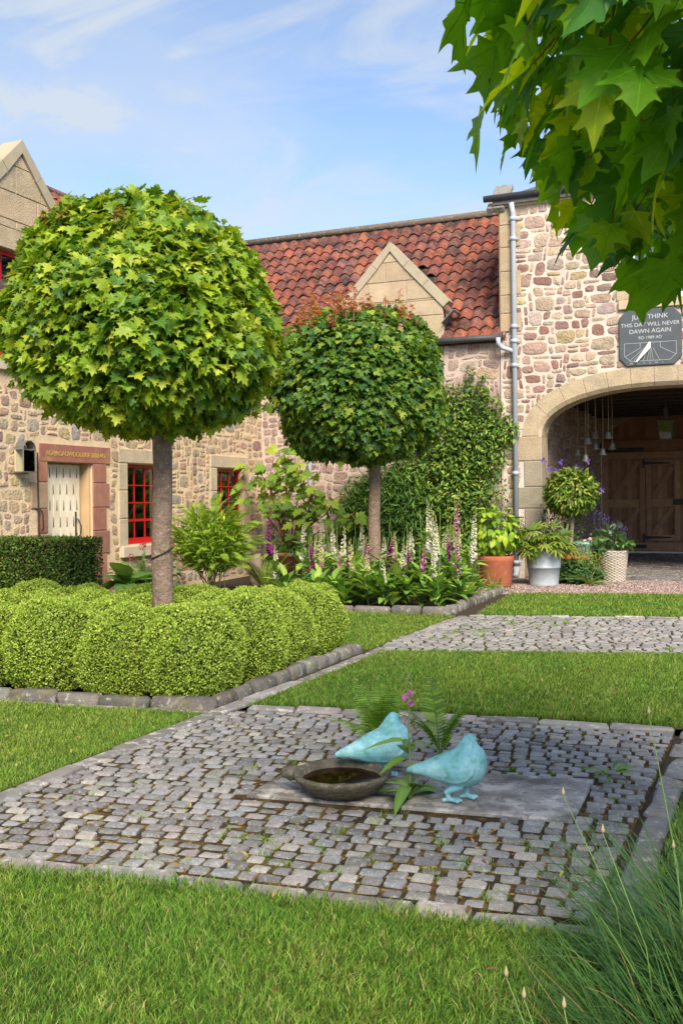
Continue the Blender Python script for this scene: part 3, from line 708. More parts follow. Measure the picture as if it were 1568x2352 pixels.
for r in range(8):
    for i in range(6):
        y = DR[0] + .01 + (i + (.5 if r % 2 else .98)) * pw
        if y < DR[1] - .13: put('stud', slit, door, Matrix.Translation((XW - .149, y, .22 + r * .245)))
part('frame_post', MB().add(cbox(XW - .22, XW - .03, DR[1] - .055, DR[1] - .002, 0, 2.075, .006), (.52, .36, .20)), M_oldwood, door)
part('handle', MB().add(tube([(XW - .145, 12.44, 1.25), (XW - .105, 12.45, 1.22), (XW - .075, 12.48, 1.12), (XW - .085, 12.48, 1.0), (XW - .135, 12.45, .93), (XW - .145, 12.44, .90)], .010, 6)).add(box(XW - .15, XW - .14, 12.425, 12.455, .80, 1.34)), M_iron, door)
part('threshold', MB().add(cbox(XW - .32, XW + .10, DR[0] - .02, DR[1] + .02, -.1, .06, .015), (.36, .27, .2)), M_dress, left)
# iron bar and hook left of the door
hk = thing('iron_door_hook', 'long black iron tie rod with hook fixed beside plank door', 'hook', (XW, 11.36, .9))
part('rod', MB().add(tube([(XW + .035, 11.38, .55), (XW + .035, 11.37, 1.5), (XW + .035, 11.36, 2.2)], .011, 6)), M_iron, hk)
part('hook', MB().add(tube([(XW + .0, 11.34, 1.40), (XW + .07, 11.36, 1.40), (XW + .09, 11.40, 1.33), (XW + .09, 11.41, 1.12), (XW + .05, 11.41, 1.08)], .010, 6)), M_iron, hk)
for W, nm in ((W1, 0), (W2, 1)):
    w = window(left, fL, *W, 4, 3, M_red, .09, sash=1)
    lt = part('lintel', MB().add(block(W[0] - .25, W[1] + .25, W[3] + .01, W[3] + .25, fL, .024, .012, -.14), CREAM), M_ashlar, left)
    zz = W[2] - .03
    for k, hgt in enumerate((.46, .46, .44)):
        for s in (0, 1):
            a, b = (W[0] - .25, W[0] - .002) if s == 0 else (W[1] + .002, W[1] + .25)
            part('jamb_stone', MB().add(block(a, b, zz, min(zz + hgt, W[3] + .008), fL, .022, .012, -.14), jit(CREAM, .06, .02)), M_ashlar, left)
        zz += hgt
    part('sill', MB().add(cbox(XW - .14, XW + .075, W[0] - .22, W[1] + .22, W[2] - .20, W[2] - .015, .012), (.55, .46, .34)), M_dress, left)
def gable(parent, fn, uc, hw, v0, vs, va, hole, back_len, slope_dir, roofmat, recess_blocks=True):
    """wall-head dormer: ashlar front, skew copings, little roof"""
    body = MB()
    sl_ = (va - vs) / hw
    for a, b, c, d in ((uc - hw, hole[0], v0, hole[3]), (hole[1], uc + hw, v0, hole[3]), (uc - hw, uc + hw, hole[3], vs)):
        body.add(prism([(a, c), (b, c), (b, d), (a, d)], -.45, 0.0, fn))
    body.add(prism([(uc - hw, vs), (uc + hw, vs), (uc, va)], -.3, 0.0, fn))
    d_ = part('dormer', body, M_mortar_c, parent)
    # ashlar blocks
    for r, (c, d) in enumerate(zip(*(lambda L: (L[:-1], L[1:]))([v0, v0 + (hole[3] - v0) * .5, hole[3], hole[3] + .30, vs + .02, vs + (va - vs) * .38, vs + (va - vs) * .74, va]))):
        cuts = [uc - hw, uc - hw * .1 if r % 2 else uc - hw * .45, uc + hw * .38 if r % 2 else uc + hw * .30, uc + hw]
        for a, b in zip(cuts[:-1], cuts[1:]):
            pl = [(a + .004, c + .004), (b - .004, c + .004), (b - .004, d - .004), (a + .004, d - .004)]
            if d <= hole[3] + .01:
                if a < hole[0] < b: pl = [(a + .004, c + .004), (hole[0], c + .004), (hole[0], d - .004), (a + .004, d - .004)]
                elif a < hole[1] < b: pl = [(hole[1], c + .004), (b - .004, c + .004), (b - .004, d - .004), (hole[1], d - .004)]
                elif a >= hole[0] and b <= hole[1]: continue
            pl = clip(pl, sl_, 1, va + sl_ * uc - .10); pl = clip(pl, -sl_, 1, va - sl_ * uc - .10) if len(pl) > 2 else pl
            if len(pl) > 2: part('ashlar_block', MB().add(poly_block(pl, fn, .018), jit(BUFF, .09, .03)), M_ashlar, d_)
    # copings, each of three lengths
    for s in (-1, 1):
        p0 = np.array([uc + s * (hw + .08), vs - .08 * sl_ - .03]); p1 = np.array([uc, va + .02]); ax = norm(p1 - p0); nn = np.array([-ax[1], ax[0]]) * (1 if s > 0 else -1)
        nn = nn if nn[1] > 0 else -nn
        L = np.linalg.norm(p1 - p0)
        for t0, t1 in ((0, .36), (.365, .70), (.705, 1.0)):
            a, b = p0 + ax * L * t0, p0 + ax * L * t1
            lo, hi = -.09, .07
            pl = [a + nn * lo, b + nn * lo, b + nn * hi, a + nn * hi]
            if t1 == 1.0: pl[1] = np.array([uc, (b + nn * lo)[1] + (abs((b + nn * lo)[0] - uc)) * sl_ * 0 - .02]); pl[2] = np.array([uc, va + .02 + hi / abs(ax[0]) * 1.0])
            part('coping_stone', MB().add(prism([tuple(q_) for q_ in pl], -.30, .05, fn), jit((.43, .365, .26), .08, .03)), M_dress, d_)
    # roof of the dormer running back
    for s in (-1, 1):
        pl = [(uc + s * (hw + .02), vs - .06), (uc, va - .04), (uc, va - .10), (uc + s * (hw - .04), vs - .10)]
        part('dormer_roof', MB().add(prism(pl, -back_len, -.30, fn), (.11, .105, .105)), roofmat, d_)
    ck = MB()
    for s in (-1, 1): ck.add(prism([(uc + s * hw, v0), (uc + s * (hw - .1), v0), (uc + s * (hw - .1), vs - .05), (uc + s * hw, vs - .05)], -back_len * .6, -.45, fn))
    part('cheek', ck, M_dress, d_)
    return d_
dl = gable(left, fL, 11.10, 1.12, 3.38, 5.36, 6.43, DW, 1.9, 1, M_slate)
window(left, fL, *DW, 3, 4, M_red, .12, name='dormer_window')
part('window_sill', MB().add(cbox(XW - .12, XW + .07, DW[0] - .12, DW[1] + .12, DW[2] - .16, DW[2] - .01, .012), (.55, .46, .34)), M_dress, left)
# roof, ridge along Y at X=-12.5
RXL, RZL = -12.5, 7.46
slopeL = norm(np.array([RXL - XW, 0, RZL - EAVL])); nL = np.array([-slopeL[2], 0, slopeL[0]]); nL = nL if nL[2] > 0 else -nL
rl = MB()
rl.add(prism([(XW + .1, EAVL - .12), (RXL, RZL - .04), (RXL, RZL - .14), (XW + .1, EAVL - .22)], 3.8, 21.0, lambda u, v, d: (u, d, v)), (.05, .03, .025))
rl.add(prism([(RXL, RZL - .04), (-15.6, EAVL - .12), (-15.6, EAVL - .22), (RXL, RZL - .14)], 3.8, 21.0, lambda u, v, d: (u, d, v)), (.22, .08, .05))
roofL = part('roof', rl, M_tile, left)
def keepL(p):
    if 9.9 < p[1] < 12.3 and p[2] < 6.45 - abs(p[1] - 11.1) * .95: return False
    return p[1] < 18.4 + (p[2] - 4.57) / 1.026 + .15
pantiles(roofL, (XW + .12, 6.0, EAVL - .10), (0, 1, 0), slopeL, nL, 58, 13, keepL)
part('ridge', MB().add(tube([(RXL, 3.8, RZL + .0), (RXL, 21.0, RZL + .0)], .10, 8), (.26, .15, .12)), M_tile, roofL, True)
part('rear_wall', MB().add(box(-15.5, -15.2, 4, 21, -.1, EAVL)).add(box(-15.2, XW - .02, 3.8, 3.99, -.1, EAVL)), M_mortar_l, left)

# ------------------------------------------------------------------ middle cottage (faces -Y)
YW = 18.4; EAVC = 4.60; RYC, RZC = 21.5, 7.74
fC = lambda u, v, d: (u, YW - d, v)
mid = thing('tiled_cottage', 'rubble cottage with orange pantile roof and pointed stone dormer', 'cottage', (-7, 21.5, 0))
CD = (-7.08, -6.16, 3.62, 5.02)
wallC = part('wall', wall_cells(XW + .002, -4.405, -.1, EAVC - .12, [(CD[0], CD[1], CD[2], EAVC - .12)], fC), M_mortar_c, mid)
pieces(rubble(XW, -4.2, 0, EAVC - .15, .082, lambda u, v: (-7.7 < u < -5.5 and v > 3.5) or u > -4.42, STC_C, fC, 1.0, .026, (.004, .016), 6), wallC, M_stone, 'stone', 'stonework')
gable(mid, fC, -6.60, 1.06, 3.55, 5.33, 6.40, CD, 2.0, 1, M_slate)
window(mid, fC, *CD, 2, 2, M_white, .12, name='dormer_window')
slC = norm(np.array([0, RYC - YW, RZC - EAVC])); nC = np.array([0, -slC[2], slC[1]])
rc = MB().add(prism([(YW - .06, EAVC - .10), (RYC, RZC - .06), (RYC, RZC - .16), (YW - .06, EAVC - .20)], -12.4, -4.43, lambda u, v, d: (d, u, v)), (.05, .03, .025))
rc.add(prism([(RYC, RZC - .06), (24.6, EAVC - .12), (24.6, EAVC - .22), (RYC, RZC - .16)], -12.4, -4.43, lambda u, v, d: (d, u, v)), (.22, .08, .05))
roofC = part('roof', rc, M_tile, mid)
def keepC(p):
    if abs(p[0] + 6.60) < 1.12 and p[2] < 6.42 - abs(p[0] + 6.60) * 1.0 - .0: return False
    return p[2] > EAVL - .15 + (XW - p[0]) * (RZL - EAVL) / (XW - RXL) - .1 if p[0] < XW else True
pantiles(roofC, (-12.2, YW - .13, EAVC - .13), (1, 0, 0), slC, nC, 31, 13, keepC)
rd = part('ridge', MB().add(tube([(-12.4, RYC, RZC + .0), (-4.43, RYC, RZC + .0)], .085, 8), (.17, .13, .10)), M_kerb, roofC, True)
part('gutter', MB().add(tube([(-5.75, YW - .16, EAVC - .12), (-4.36, YW - .16, EAVC - .125)], .060, 8)), M_gutter, mid, True)
part('gutter', MB().add(tube([(-9.3, YW - .16, EAVC - .10), (-7.72, YW - .16, EAVC - .115)], .060, 8)), M_gutter, mid, True)
part('flashing', MB().add(obox((-5.42, YW + .25, 4.95), (.7, 0, .7), (0, 1, 0), (-.7, 0, .7), .35, .8, .012)), M_lead, mid)
part('broken_tile', MB().add(tube([(-5.50, YW + .02, 5.16), (-5.30, YW + .0, 4.92)], .07, 7), (.20, .09, .07)), M_tile, mid, True)
part('rear_wall', MB().add(box(-12.3, -4.45, 24.4, 24.7, -.1, EAVC - .2)), M_mortar_c, mid)
# thin grey pipe behind the hydrangea
pp = thing('downpipe', 'slim grey downpipe half hidden by the potted hydrangea', 'downpipe', (-8.35, YW - .08, 0))
part('pipe', MB().add(tube([(-8.35, YW - .08, 0.0), (-8.35, YW - .08, 4.45)], .038, 8)), M_pipe, pp, True)

# ------------------------------------------------------------------ gatehouse (faces -Y)
YG = 18.36; XG = -4.42; XGR = 2.6; TOPG = 6.9
fG = lambda u, v, d: (u, YG - d, v)
gate = thing('gatehouse', 'tall rubble stone gatehouse with wide buff arched carriageway', 'gatehouse', (-1.5, 22, 0))
AC, AH, ASP, ARI = -1.47, 2.21, 2.62, .83     # arch centre, half span, springing, rise
def arch(u, k=0.0):
    t = min(1, abs(u - AC) / (AH + k)); return ASP + (ARI + k) * (1 - t ** 2.35) ** (1 / 2.2)
UW = (-2.05, -.85, 4.98, 6.25)
m = MB()
for a, b, c, d in ((XG, AC - AH, -.1, TOPG), (AC + AH, XGR, -.1, TOPG)): m.add(prism([(a, c), (b, c), (b, d), (a, d)], -.55, 0, fG))
us = [AC - AH * math.cos(t) for t in np.linspace(0, PI, 41)]
us = sorted(set(us) | {UW[0], UW[1]})
for a, b in zip(us[:-1], us[1:]):
    if UW[0] - 1e-6 <= a and b <= UW[1] + 1e-6:
        m.add(prism([(a, arch(a, .13)), (b, arch(b, .13)), (b, UW[2]), (a, UW[2])], -.55, 0, fG)); m.add(prism([(a, UW[3]), (b, UW[3]), (b, TOPG), (a, TOPG)], -.55, 0, fG))
    else: m.add(prism([(a, arch(a, .13)), (b, arch(b, .13)), (b, TOPG), (a, TOPG)], -.55, 0, fG))
wallG = part('wall', m, M_mortar_r, gate)
def bl_gate(u, v):
    if u < XG + .06 or u > 1.6: return True
    if v > 4.55 and u < XG + .30: return True
    if abs(u - AC) < AH + .36 and v < (arch(u, .38) if abs(u - AC) < AH + .38 else ASP): return True
    if abs(u - AC) < AH + .33 and v < ASP + .1: return True
    if UW[0] - .27 < u < UW[1] + .27 and UW[2] - .2 < v < UW[3] + .25: return True
    return v > TOPG - .08
pieces(rubble(XG, 1.7, 0, TOPG, .088, bl_gate, STC_R, fG, 1.5, .023, (.006, .020), 8), wallG, M_stone, 'stone', 'stonework')
# arch ring: voussoirs with a smooth chamfered inner margin
NV = 13
prm = []
tt = np.linspace(0, PI, 400); pu = AC - AH * np.cos(tt); pv = np.array([arch(u) for u in pu]); sg = np.concatenate([[0], np.cumsum(np.hypot(np.diff(pu), np.diff(pv)))])
ring = part('arch', MB().add(tube([(u, YG + .45, v + .06) for u, v in zip(pu[::8], pv[::8])], .05, 5), BUFF), M_dress, gate, True)
for i in range(NV):
    s0, s1 = sg[-1] * i / NV + .003, sg[-1] * (i + 1) / NV - .003
    ss = np.linspace(s0, s1, 5); iu = np.interp(ss, sg, pu); iv = np.interp(ss, sg, pv)
    du = np.gradient(np.interp(np.linspace(0, sg[-1], 400), sg, pu)); dv = np.gradient(np.interp(np.linspace(0, sg[-1], 400), sg, pv))
    nu_ = np.interp(ss, np.linspace(0, sg[-1], 400), -dv); nv_ = np.interp(ss, np.linspace(0, sg[-1], 400), du); ln = np.hypot(nu_, nv_); nu_, nv_ = nu_ / ln, nv_ / ln
    T = .34
    ou, ov = iu + nu_ * T, iv + nv_ * T
    iu, iv = iu - nu_ * .012, iv - nv_ * .012
    mu_, mv_ = iu + nu_ * .07, iv + nv_ * .07
    rings = [[fG(a, b, d) for a, b in list(zip(A, B)) + list(zip(ou[::-1], ov[::-1]))] for A, B, d in ((iu, iv, -.56), (iu, iv, -.03), (mu_, mv_, .022))]
    part('voussoir', MB().add(loft(rings, True, True), jit(BUFF, .06, .02)), M_ashlar, ring)
for s in (-1, 1):
    zz = 0.0
    for k, hgt in enumerate((.42, .40, .46, .40, .48, .46)):
        wd = .50 if k % 2 else .32; z1 = min(zz + hgt, ASP - .002)
        a, b = (AC - AH - wd, AC - AH + .016) if s < 0 else (AC + AH - .016, AC + AH + wd)
        gx = .06
        pl = [(a, zz + .004), (b, zz + .004), (b, z1 - .004), (a, z1 - .004)]
        part('jamb_stone', MB().add(block(a, b, zz, z1, fG, .022, .016, -.54), jit((.38, .32, .24) if k < 5 else BUFF, .08, .03)), M_ashlar, ring)
        zz = z1
# quoin strip above the cottage eaves
zz = 4.58; k = 0
while zz < TOPG - .05:
    z1 = min(zz + rng.uniform(.34, .46), TOPG); wd = .24 if k % 2 else .40
    part('quoin_stone', MB().add(block(XG + .002, XG + wd, zz, z1, fG, .03, .012, -.1), jit(BUFF2, .07, .02)), M_ashlar, gate); zz = z1; k += 1
part('gable_wall', MB().add(box(XG - .012, XG + .35, YG + .56, 27.1, -.1, TOPG), BUFF).add(box(XG - .014, XG + .01, YG + .002, YG + .55, 4.58, TOPG), BUFF2), M_ashlar, gate)
# eaves, gutter and slate roof
part('eaves_course', MB().add(cbox(XG - .06, XGR, YG - .07, YG + .5, TOPG, TOPG + .12, .015), BUFF), M_dress, gate)
part('eaves_gutter', MB().add(tube([(XG - .26, YG - .13, TOPG + .17), (XGR, YG - .13, TOPG + .18)], .062, 10)), M_gutter, gate, True)
part('skew_stone', MB().add(obox((XG - .05, YG + .30, TOPG + .28), (1, 0, 0), (0, .77, .64), (0, -.64, .77), .34, 1.0, .12, .02), (.25, .24, .22)), M_kerb, gate)
rg_ = MB().add(prism([(YG - .12, TOPG + .14), (22.7, 8.6), (22.7, 8.5), (YG - .12, TOPG + .04)], XG - .1, XGR, lambda u, v, d: (d, u, v)), (.12, .12, .125))
rg_.add(prism([(22.7, 8.6), (27.2, TOPG + .1), (27.2, TOPG), (22.7, 8.5)], XG - .1, XGR, lambda u, v, d: (d, u, v)), (.12, .12, .125))
part('roof', rg_, M_slate, gate)
part('gable_head', MB().add(prism([(YG + .3, TOPG), (26.9, TOPG), (22.7, 8.48)], XG - .01, XG + .3, lambda u, v, d: (d, u, v)), BUFF), M_ashlar, gate)
window(gate, fG, *UW, 3, 3, M_white, .10, curtain=True, name='upper_window')
part('window_sill', MB().add(cbox(UW[0] - .22, UW[1] + .22, YG - .07, YG + .1, UW[2] - .17, UW[2] - .004, .012), BUFF), M_dress, gate)
for a, b in ((UW[0] - .26, UW[0]), (UW[1], UW[1] + .26)):
    for z0, z1 in ((UW[2], UW[2] + .42), (UW[2] + .42, UW[2] + .85), (UW[2] + .85, UW[3])):
        part('window_jamb', MB().add(block(a, b, z0, z1, fG, .026, .012, -.12), jit(BUFF, .07, .02)), M_ashlar, gate)
part('window_lintel', MB().add(block(UW[0] - .26, UW[1] + .26, UW[3] + .002, UW[3] + .26, fG, .026, .012, -.12), BUFF), M_ashlar, gate)
# passage
PX0, PX1, PY1 = -3.78, .84, 26.5
fP = lambda u, v, d: (PX0 + d, u, v)
pw_ = part('passage_wall', MB().add(box(PX0 - .25, PX0, YG + .56, PY1 + .3, -.1, 3.9)), M_mortar_c, gate)
part('passage_wall', MB().add(box(PX1, PX1 + .25, YG + .56, 23.9, -.1, 3.9)), M_mortar_c, gate)
part('added_opening_lintel', MB().add(box(PX1, PX1 + .25, 23.9, 26.25, 2.95, 3.9)), M_mortar_c, gate)  # over an added side opening, out of view, that lets daylight reach the gate
part('added_opening_pier', MB().add(box(PX1, PX1 + .25, 26.25, PY1 + .3, -.1, 3.9)), M_mortar_c, gate)  # far side of the added opening
pieces(rubble(YG + .6, PY1, 0, 3.8, .10, lambda u, v: False, STC_C, fP, 1.0, .03, (.006, .03), 9), pw_, M_stone, 'stone', 'stonework', 'edge', 150)
part('passage_ceiling', MB().add(box(PX0, PX1, YG + .56, PY1 + .3, 3.62, 3.72)), M_ceil, gate)
for y in np.arange(19.3, 26, .8): part('ceiling_joist', MB().add(cbox(PX0 + .01, PX1 - .01, y - .06, y + .06, 3.46, 3.615, .01), (.05, .037, .028)), M_darkwood, gate)
fB = lambda u, v, d: (u, PY1 - d, v)
bm_ = MB()
ub = np.linspace(PX0, PX1, 25)
def arch2(u): return 2.72 + 1.0 * math.sqrt(max(0, 1 - ((u - AC) / 2.32) ** 2))
for a, b in zip(ub[:-1], ub[1:]):
    if min(arch2(a), arch2(b)) < 3.61: bm_.add(prism([(a, min(arch2(a), 3.61)), (b, min(arch2(b), 3.61)), (b, 3.62), (a, 3.62)], -.0, .35, fB), (.40, .31, .22))
part('back_arch', bm_, M_dress, gate)
part('passage_floor', MB().add(box(PX0, PX1, YG - .25, PY1 + .2, -.08, .006), (.07, .06, .055)), M_flag, gate)
part('threshold_stone', MB().add(cbox(PX0 + .1, PX1, YG - .38, YG - .24, -.08, .014, .01), (.2, .19, .18)), M_flag, gate)
fl = []
y = YG - .2
while y < PY1:
    x = PX0 + rng.uniform(0, .1); d = rng.uniform(.13, .2)
    while x < PX1 - .1:
        L = rng.uniform(.14, .34); v, f = cbox(x + .008, min(x + L - .008, PX1), y + .008, y + d - .008, -.02, .022 + rng.uniform(-.005, .008), .012, .006)
        fl.append((v, f, jit((.16, .14, .125), .25, .05))); x += L
    y += d
pieces(fl, gate, M_flag, 'floor_cobble', 'floor_cobbles', 'edge', 200)
# the timber gate
gt = thing('timber_gate', 'dark brown ledged carriage gate with wicket door inside the archway', 'gate', (-1.5, PY1, 0))
WD = [(.38, .21, .12), (.33, .17, .095), (.44, .25, .145)]
for sgn, g0, g1 in ((0, -3.735, -1.48), (1, -1.46, .80)):
    lf = part('gate_leaf', MB().add(box(g0, g1, PY1 - .03, PY1, .08, 2.62), (.10, .052, .03)), M_darkwood, gt)
    bw = .125
    for i in range(int((g1 - g0) / bw)):
        part('board', MB().add(cbox(g0 + i * bw + .002, g0 + (i + 1) * bw - .002, PY1 - .055, PY1 - .031, .1, 2.6, .006), jit(WD[i % 3], .12, .03)), M_darkwood, lf)
    wk = (g0 + 1.10, g0 + 1.92) if sgn == 0 else (g0 + .3, g0 + 1.12)
    for a, b, c, d in ((g0, g0 + .17, .08, 2.62), (g1 - .17, g1, .08, 2.62), (g0 + .17, g1 - .17, 2.44, 2.62), (g0 + .17, g1 - .17, .08, .30), (wk[0] - .16, wk[0] - .01, .30, 2.44), (g0 + .17, wk[0] - .16, 1.18, 1.40)):
        part('rail', MB().add(cbox(a + .002, b - .002, PY1 - .105, PY1 - .056, c + .002, d - .002, .008), jit(WD[2], .1, .03)), M_darkwood, lf)
    for a, b, c, d in ((wk[0], wk[0] + .13, .34, 2.40), (wk[1] - .13, wk[1], .34, 2.40), (wk[0] + .13, wk[1] - .13, 2.26, 2.40), (wk[0] + .13, wk[1] - .13, .34, .50), (wk[0] + .13, wk[1] - .13, 1.2, 1.42)):
        part('wicket_rail', MB().add(cbox(a + .003, b - .003, PY1 - .12, PY1 - .057, c + .003, d - .003, .008), jit(WD[2], .1, .03)), M_darkwood, lf)
    for (a, c), (b, d) in (((g0 + .30, 1.42), (wk[0] - .18, 2.40)), ((g0 + .30, .34), (wk[0] - .18, 1.17)), ((wk[0] + .16, 1.44), (wk[1] - .16, 2.22)), ((wk[0] + .16, .54), (wk[1] - .16, 1.18))):
        ax = norm([b - a, 0, d - c]); az = np.cross(ax, (0, 1, 0)); L = math.hypot(b - a, d - c)
        part('brace', MB().add(obox(((a + b) / 2, PY1 - .077, (c + d) / 2), ax, (0, 1, 0), az, L, .042, .13, .008), jit(WD[0], .1, .03)), M_darkwood, lf)
    for x0, x1, z in ((g0 - .02, g0 + 1.05, 2.67), (g0, g0 + 1.1, .20)): part('strap_hinge', MB().add(cbox(x0, x1, PY1 - .13, PY1 - .107, z - .045, z + .045, .006)), M_iron, lf)
    for z in (2.32, .43): part('strap_hinge', MB().add(prism([(wk[0] - .06, z - .04), (wk[0] + .60, z - .015), (wk[0] + .60, z + .015), (wk[0] - .06, z + .04)], .121, .135, fB)).add(cbox(wk[0] - .08, wk[0] - .03, PY1 - .15, PY1 - .1, z - .12, z + .1, .01)), M_iron, lf)
    part('lock', MB().add(cbox(wk[1] - .16, wk[1] + .12, PY1 - .15, PY1 - .121, 1.26, 1.40, .006)), M_iron, lf)
part('added_backing', MB().add(box(PX0 - .2, PX1 + .2, PY1 + .10, PY1 + .28, 2.55, 3.9)).add(box(-3.725, PX1, PY1 + .12, PY1 + .16, .06, 2.55)), M_ceil, gt)  # added unseen behind the boards to block light, leaving thin slits
tp_ = MB()
for i in range(34):
    a = PX0 + .06 + i * .134
    if a + .13 < PX1: tp_.add(prism([(a, 2.63), (a + .13, 2.63), (a + .13, arch2(a + .13) - .005), (a, arch2(a) - .005)], .0, .03, fB), jit(WD[1], .15, .03))
part('tympanum', tp_, M_darkwood, gt)
part('tympanum_rail', MB().add(cbox(PX0 + .05, PX1 - .05, PY1 - .12, PY1 - .035, 2.72, 2.92, .01), WD[1]), M_darkwood, gt)
part('drop_bolt', MB().add(tube([(-1.47, PY1 - .17, .1), (-1.47, PY1 - .17, 3.5)], .022, 6)).add(tube([(-1.47, PY1 - .17, 2.55), (-1.47, PY1 - .17, 2.70)], .07, 8)), M_iron, gt)

# sundial plaque
DX0, DX1, DZ0, DZ1 = -2.26, -1.20, 3.80, 4.80; DYF = YG - .055
cr_ = .13
octo = [(DX0 + cr_, DZ0), (DX1 - cr_, DZ0), (DX1, DZ0 + cr_ * 1.1), (DX1, DZ1 - cr_ * 1.1), (DX1 - cr_, DZ1), (DX0 + cr_, DZ1), (DX0, DZ1 - cr_ * 1.1), (DX0, DZ0 + cr_ * 1.1)]
dial = thing('sundial', 'dark slate sundial plaque with cut lettering above the arch', 'sundial', ((DX0 + DX1) / 2, YG, DZ0))
def sh8(s): c_ = np.mean(octo, 0); return [(c_[0] + (p[0] - c_[0]) * s, c_[1] + (p[1] - c_[1]) * s) for p in octo]
pq = part('plaque', MB().add(loft([[(u, y, v) for u, v in sh8(s)] for s, y in ((1, YG - .01), (1, YG - .05), (.985, DYF))]), (.1, .1, .1)), M_dial, dial)
dc = (DX0 + DX1) / 2 + .0
for s_, z_, sz_ in (('JUST THINK', 4.62, .115), ('THIS DAY WILL NEVER', 4.49, .098), ('DAWN AGAIN', 4.37, .108), ('RD 1989 AD', 4.265, .075)):
    txt(s_, sz_, M_cut, pq, (dc, DYF - .0015, z_), (1, 0, 0), (0, 0, 1), (0, -1, 0), .002)
for k_, s_ in enumerate(('VIII', 'IX', 'X', 'XI', 'XII', 'I')): txt(s_, .038, M_cut, pq, (dc - .32 + .105 * k_, DYF - .0015, 3.828), (1, 0, 0), (0, 0, 1), (0, -1, 0), .002)
def dline(a, b, w=.006): 
    ax = norm([b[0] - a[0], 0, b[1] - a[1]]); L = math.hypot(b[0] - a[0], b[1] - a[1])
    return obox(((a[0] + b[0]) / 2, DYF - .002, (a[1] + b[1]) / 2), ax, (0, 1, 0), np.cross(ax, (0, 1, 0)), L, .004, w)
lm = MB(); g0 = (dc, 4.20)
fr_ = [(DX0 + .09, 4.20), (DX1 - .09, 4.20), (DX1 - .09, 3.98), (DX1 - .2, 3.88), (DX0 + .2, 3.88), (DX0 + .09, 3.98)]
for a, b in zip(fr_, fr_[1:] + fr_[:1]): lm.add(dline(a, b))
for s in (-1, 1):
    lm.add(dline((dc + s * .17, 4.20), (dc + s * .17, 4.11))); lm.add(dline((dc + s * .17, 4.11), (dc + s * .43, 3.97)))
for x in (-.36, -.28, -.2, -.12, -.05, .0, .05, .16): lm.add(dline((dc + x * .28, 4.11), (dc + x * 1.0, 3.885), .005))
part('hour_lines', lm, M_cut, pq)
part('gnomon', MB().add(prism([(dc - .012, 4.21), (dc + .012, 4.20), (dc + .012, 4.10), (dc - .22, 3.86), (dc - .25, 3.86)], YG - .105, YG - .075, lambda u, v, d: (u, d, v))), M_white, pq)

# downpipe on the gatehouse corner with swan neck
dp = thing('downpipe', 'pale grey painted downpipe with collars beside the archway', 'downpipe', (-4.14, YG - .09, 0))
px_, py_ = -4.14, YG - .09
part('pipe', MB().add(tube([(px_, py_, .04), (px_, py_, 6.75), (px_ - .02, py_ - .04, 6.95)], .048, 12)), M_pipe, dp, True)
for z in (.25, 1.9, 3.9, 4.35, 4.62, 6.25, 6.62): part('collar', MB().add(tube([(px_, py_, z), (px_, py_, z + .07)], .062, 12)).add(tube([(px_ - .09, py_ + .03, z + .035), (px_ + .09, py_ + .03, z + .035)], .014, 5)), M_pipe, dp, True)
part('swan_neck', MB().add(tube([(-4.42, YG - .19, 4.46), (-4.42, YG - .18, 4.36), (-4.36, YG - .15, 4.27), (-4.26, YG - .10, 4.24), (-4.15, YG - .09, 4.20)], .045, 10)), M_pipe, dp, True)
part('shoe', MB().add(tube([(px_, py_, .2), (px_, py_ - .01, .08), (px_, py_ - .10, .03)], .058, 10)), M_pipe, dp, True)

# bells on cords
bp_ = [(-3.32, 20.2, 2.31), (-3.07, 19.9, 2.52), (-2.98, 20.3, 2.43), (-2.80, 20.0, 2.30), (-2.66, 20.3, 2.42), (-2.68, 19.9, 2.62), (-3.10, 19.8, 2.18), (-3.02, 20.5, 2.66)]
bell_me = MB().add(lathe([(.030, .13), (.045, .115), (.05, .06), (.062, .025), (.09, 0), (.082, .0), (.045, .03), (.03, .10)], 14)).mesh('bell', M_bell, True)
for i, p in enumerate(bp_):
    b = thing('hanging_bell', 'small verdigris bell hanging on a long cord inside the archway', 'bell', p, 'bells hung in the archway')
    put('bell_body', bell_me, b, Matrix.Translation(p))
    part('cord', MB().add(tube([(p[0], p[1], p[2] + .12), (p[0] + .005, p[1], 3.0), (p[0], p[1], 3.62)], .008, 5)), M_cord, b)
    part('clapper', MB().add(tube([(p[0], p[1], p[2] + .08), (p[0], p[1], p[2] - .03)], .008, 5)), M_bell, b)
# lantern in the passage
lx, ly, lz = -1.86, 23.0, 2.72
ln_ = thing('hanging_lantern', 'tapered glass lantern hanging under the passage ceiling', 'lantern', (lx, ly, lz))
lt0, lt1 = .17, .25
for i in range(4):
    a0, a1 = PI / 4 + i * PI / 2, PI / 4 + (i + 1) * PI / 2
    b0 = np.array([lx + lt0 * math.cos(a0), ly + lt0 * math.sin(a0), lz]); t0 = np.array([lx + lt1 * math.cos(a0), ly + lt1 * math.sin(a0), lz + .42])
    b1 = np.array([lx + lt0 * math.cos(a1), ly + lt0 * math.sin(a1), lz]); t1 = np.array([lx + lt1 * math.cos(a1), ly + lt1 * math.sin(a1), lz + .42])
    part('corner_bar', MB().add(tube([b0, t0], .012, 4)).add(tube([b0, b1], .01, 4)).add(tube([t0, t1], .012, 4)), M_lampmetal, ln_)
    part('glass_pane', MB().add(([b0, b1, t1, t0], [[0, 1, 2], [0, 2, 3]])), M_glass, ln_)
part('hanger', MB().add(tube([(lx, ly, lz + .42), (lx, ly, 3.6)], .02, 6)).add(lathe([(.05, .42), (.05, .70), (.02, .75)], 10, (lx, ly, lz))), M_lampmetal, ln_)

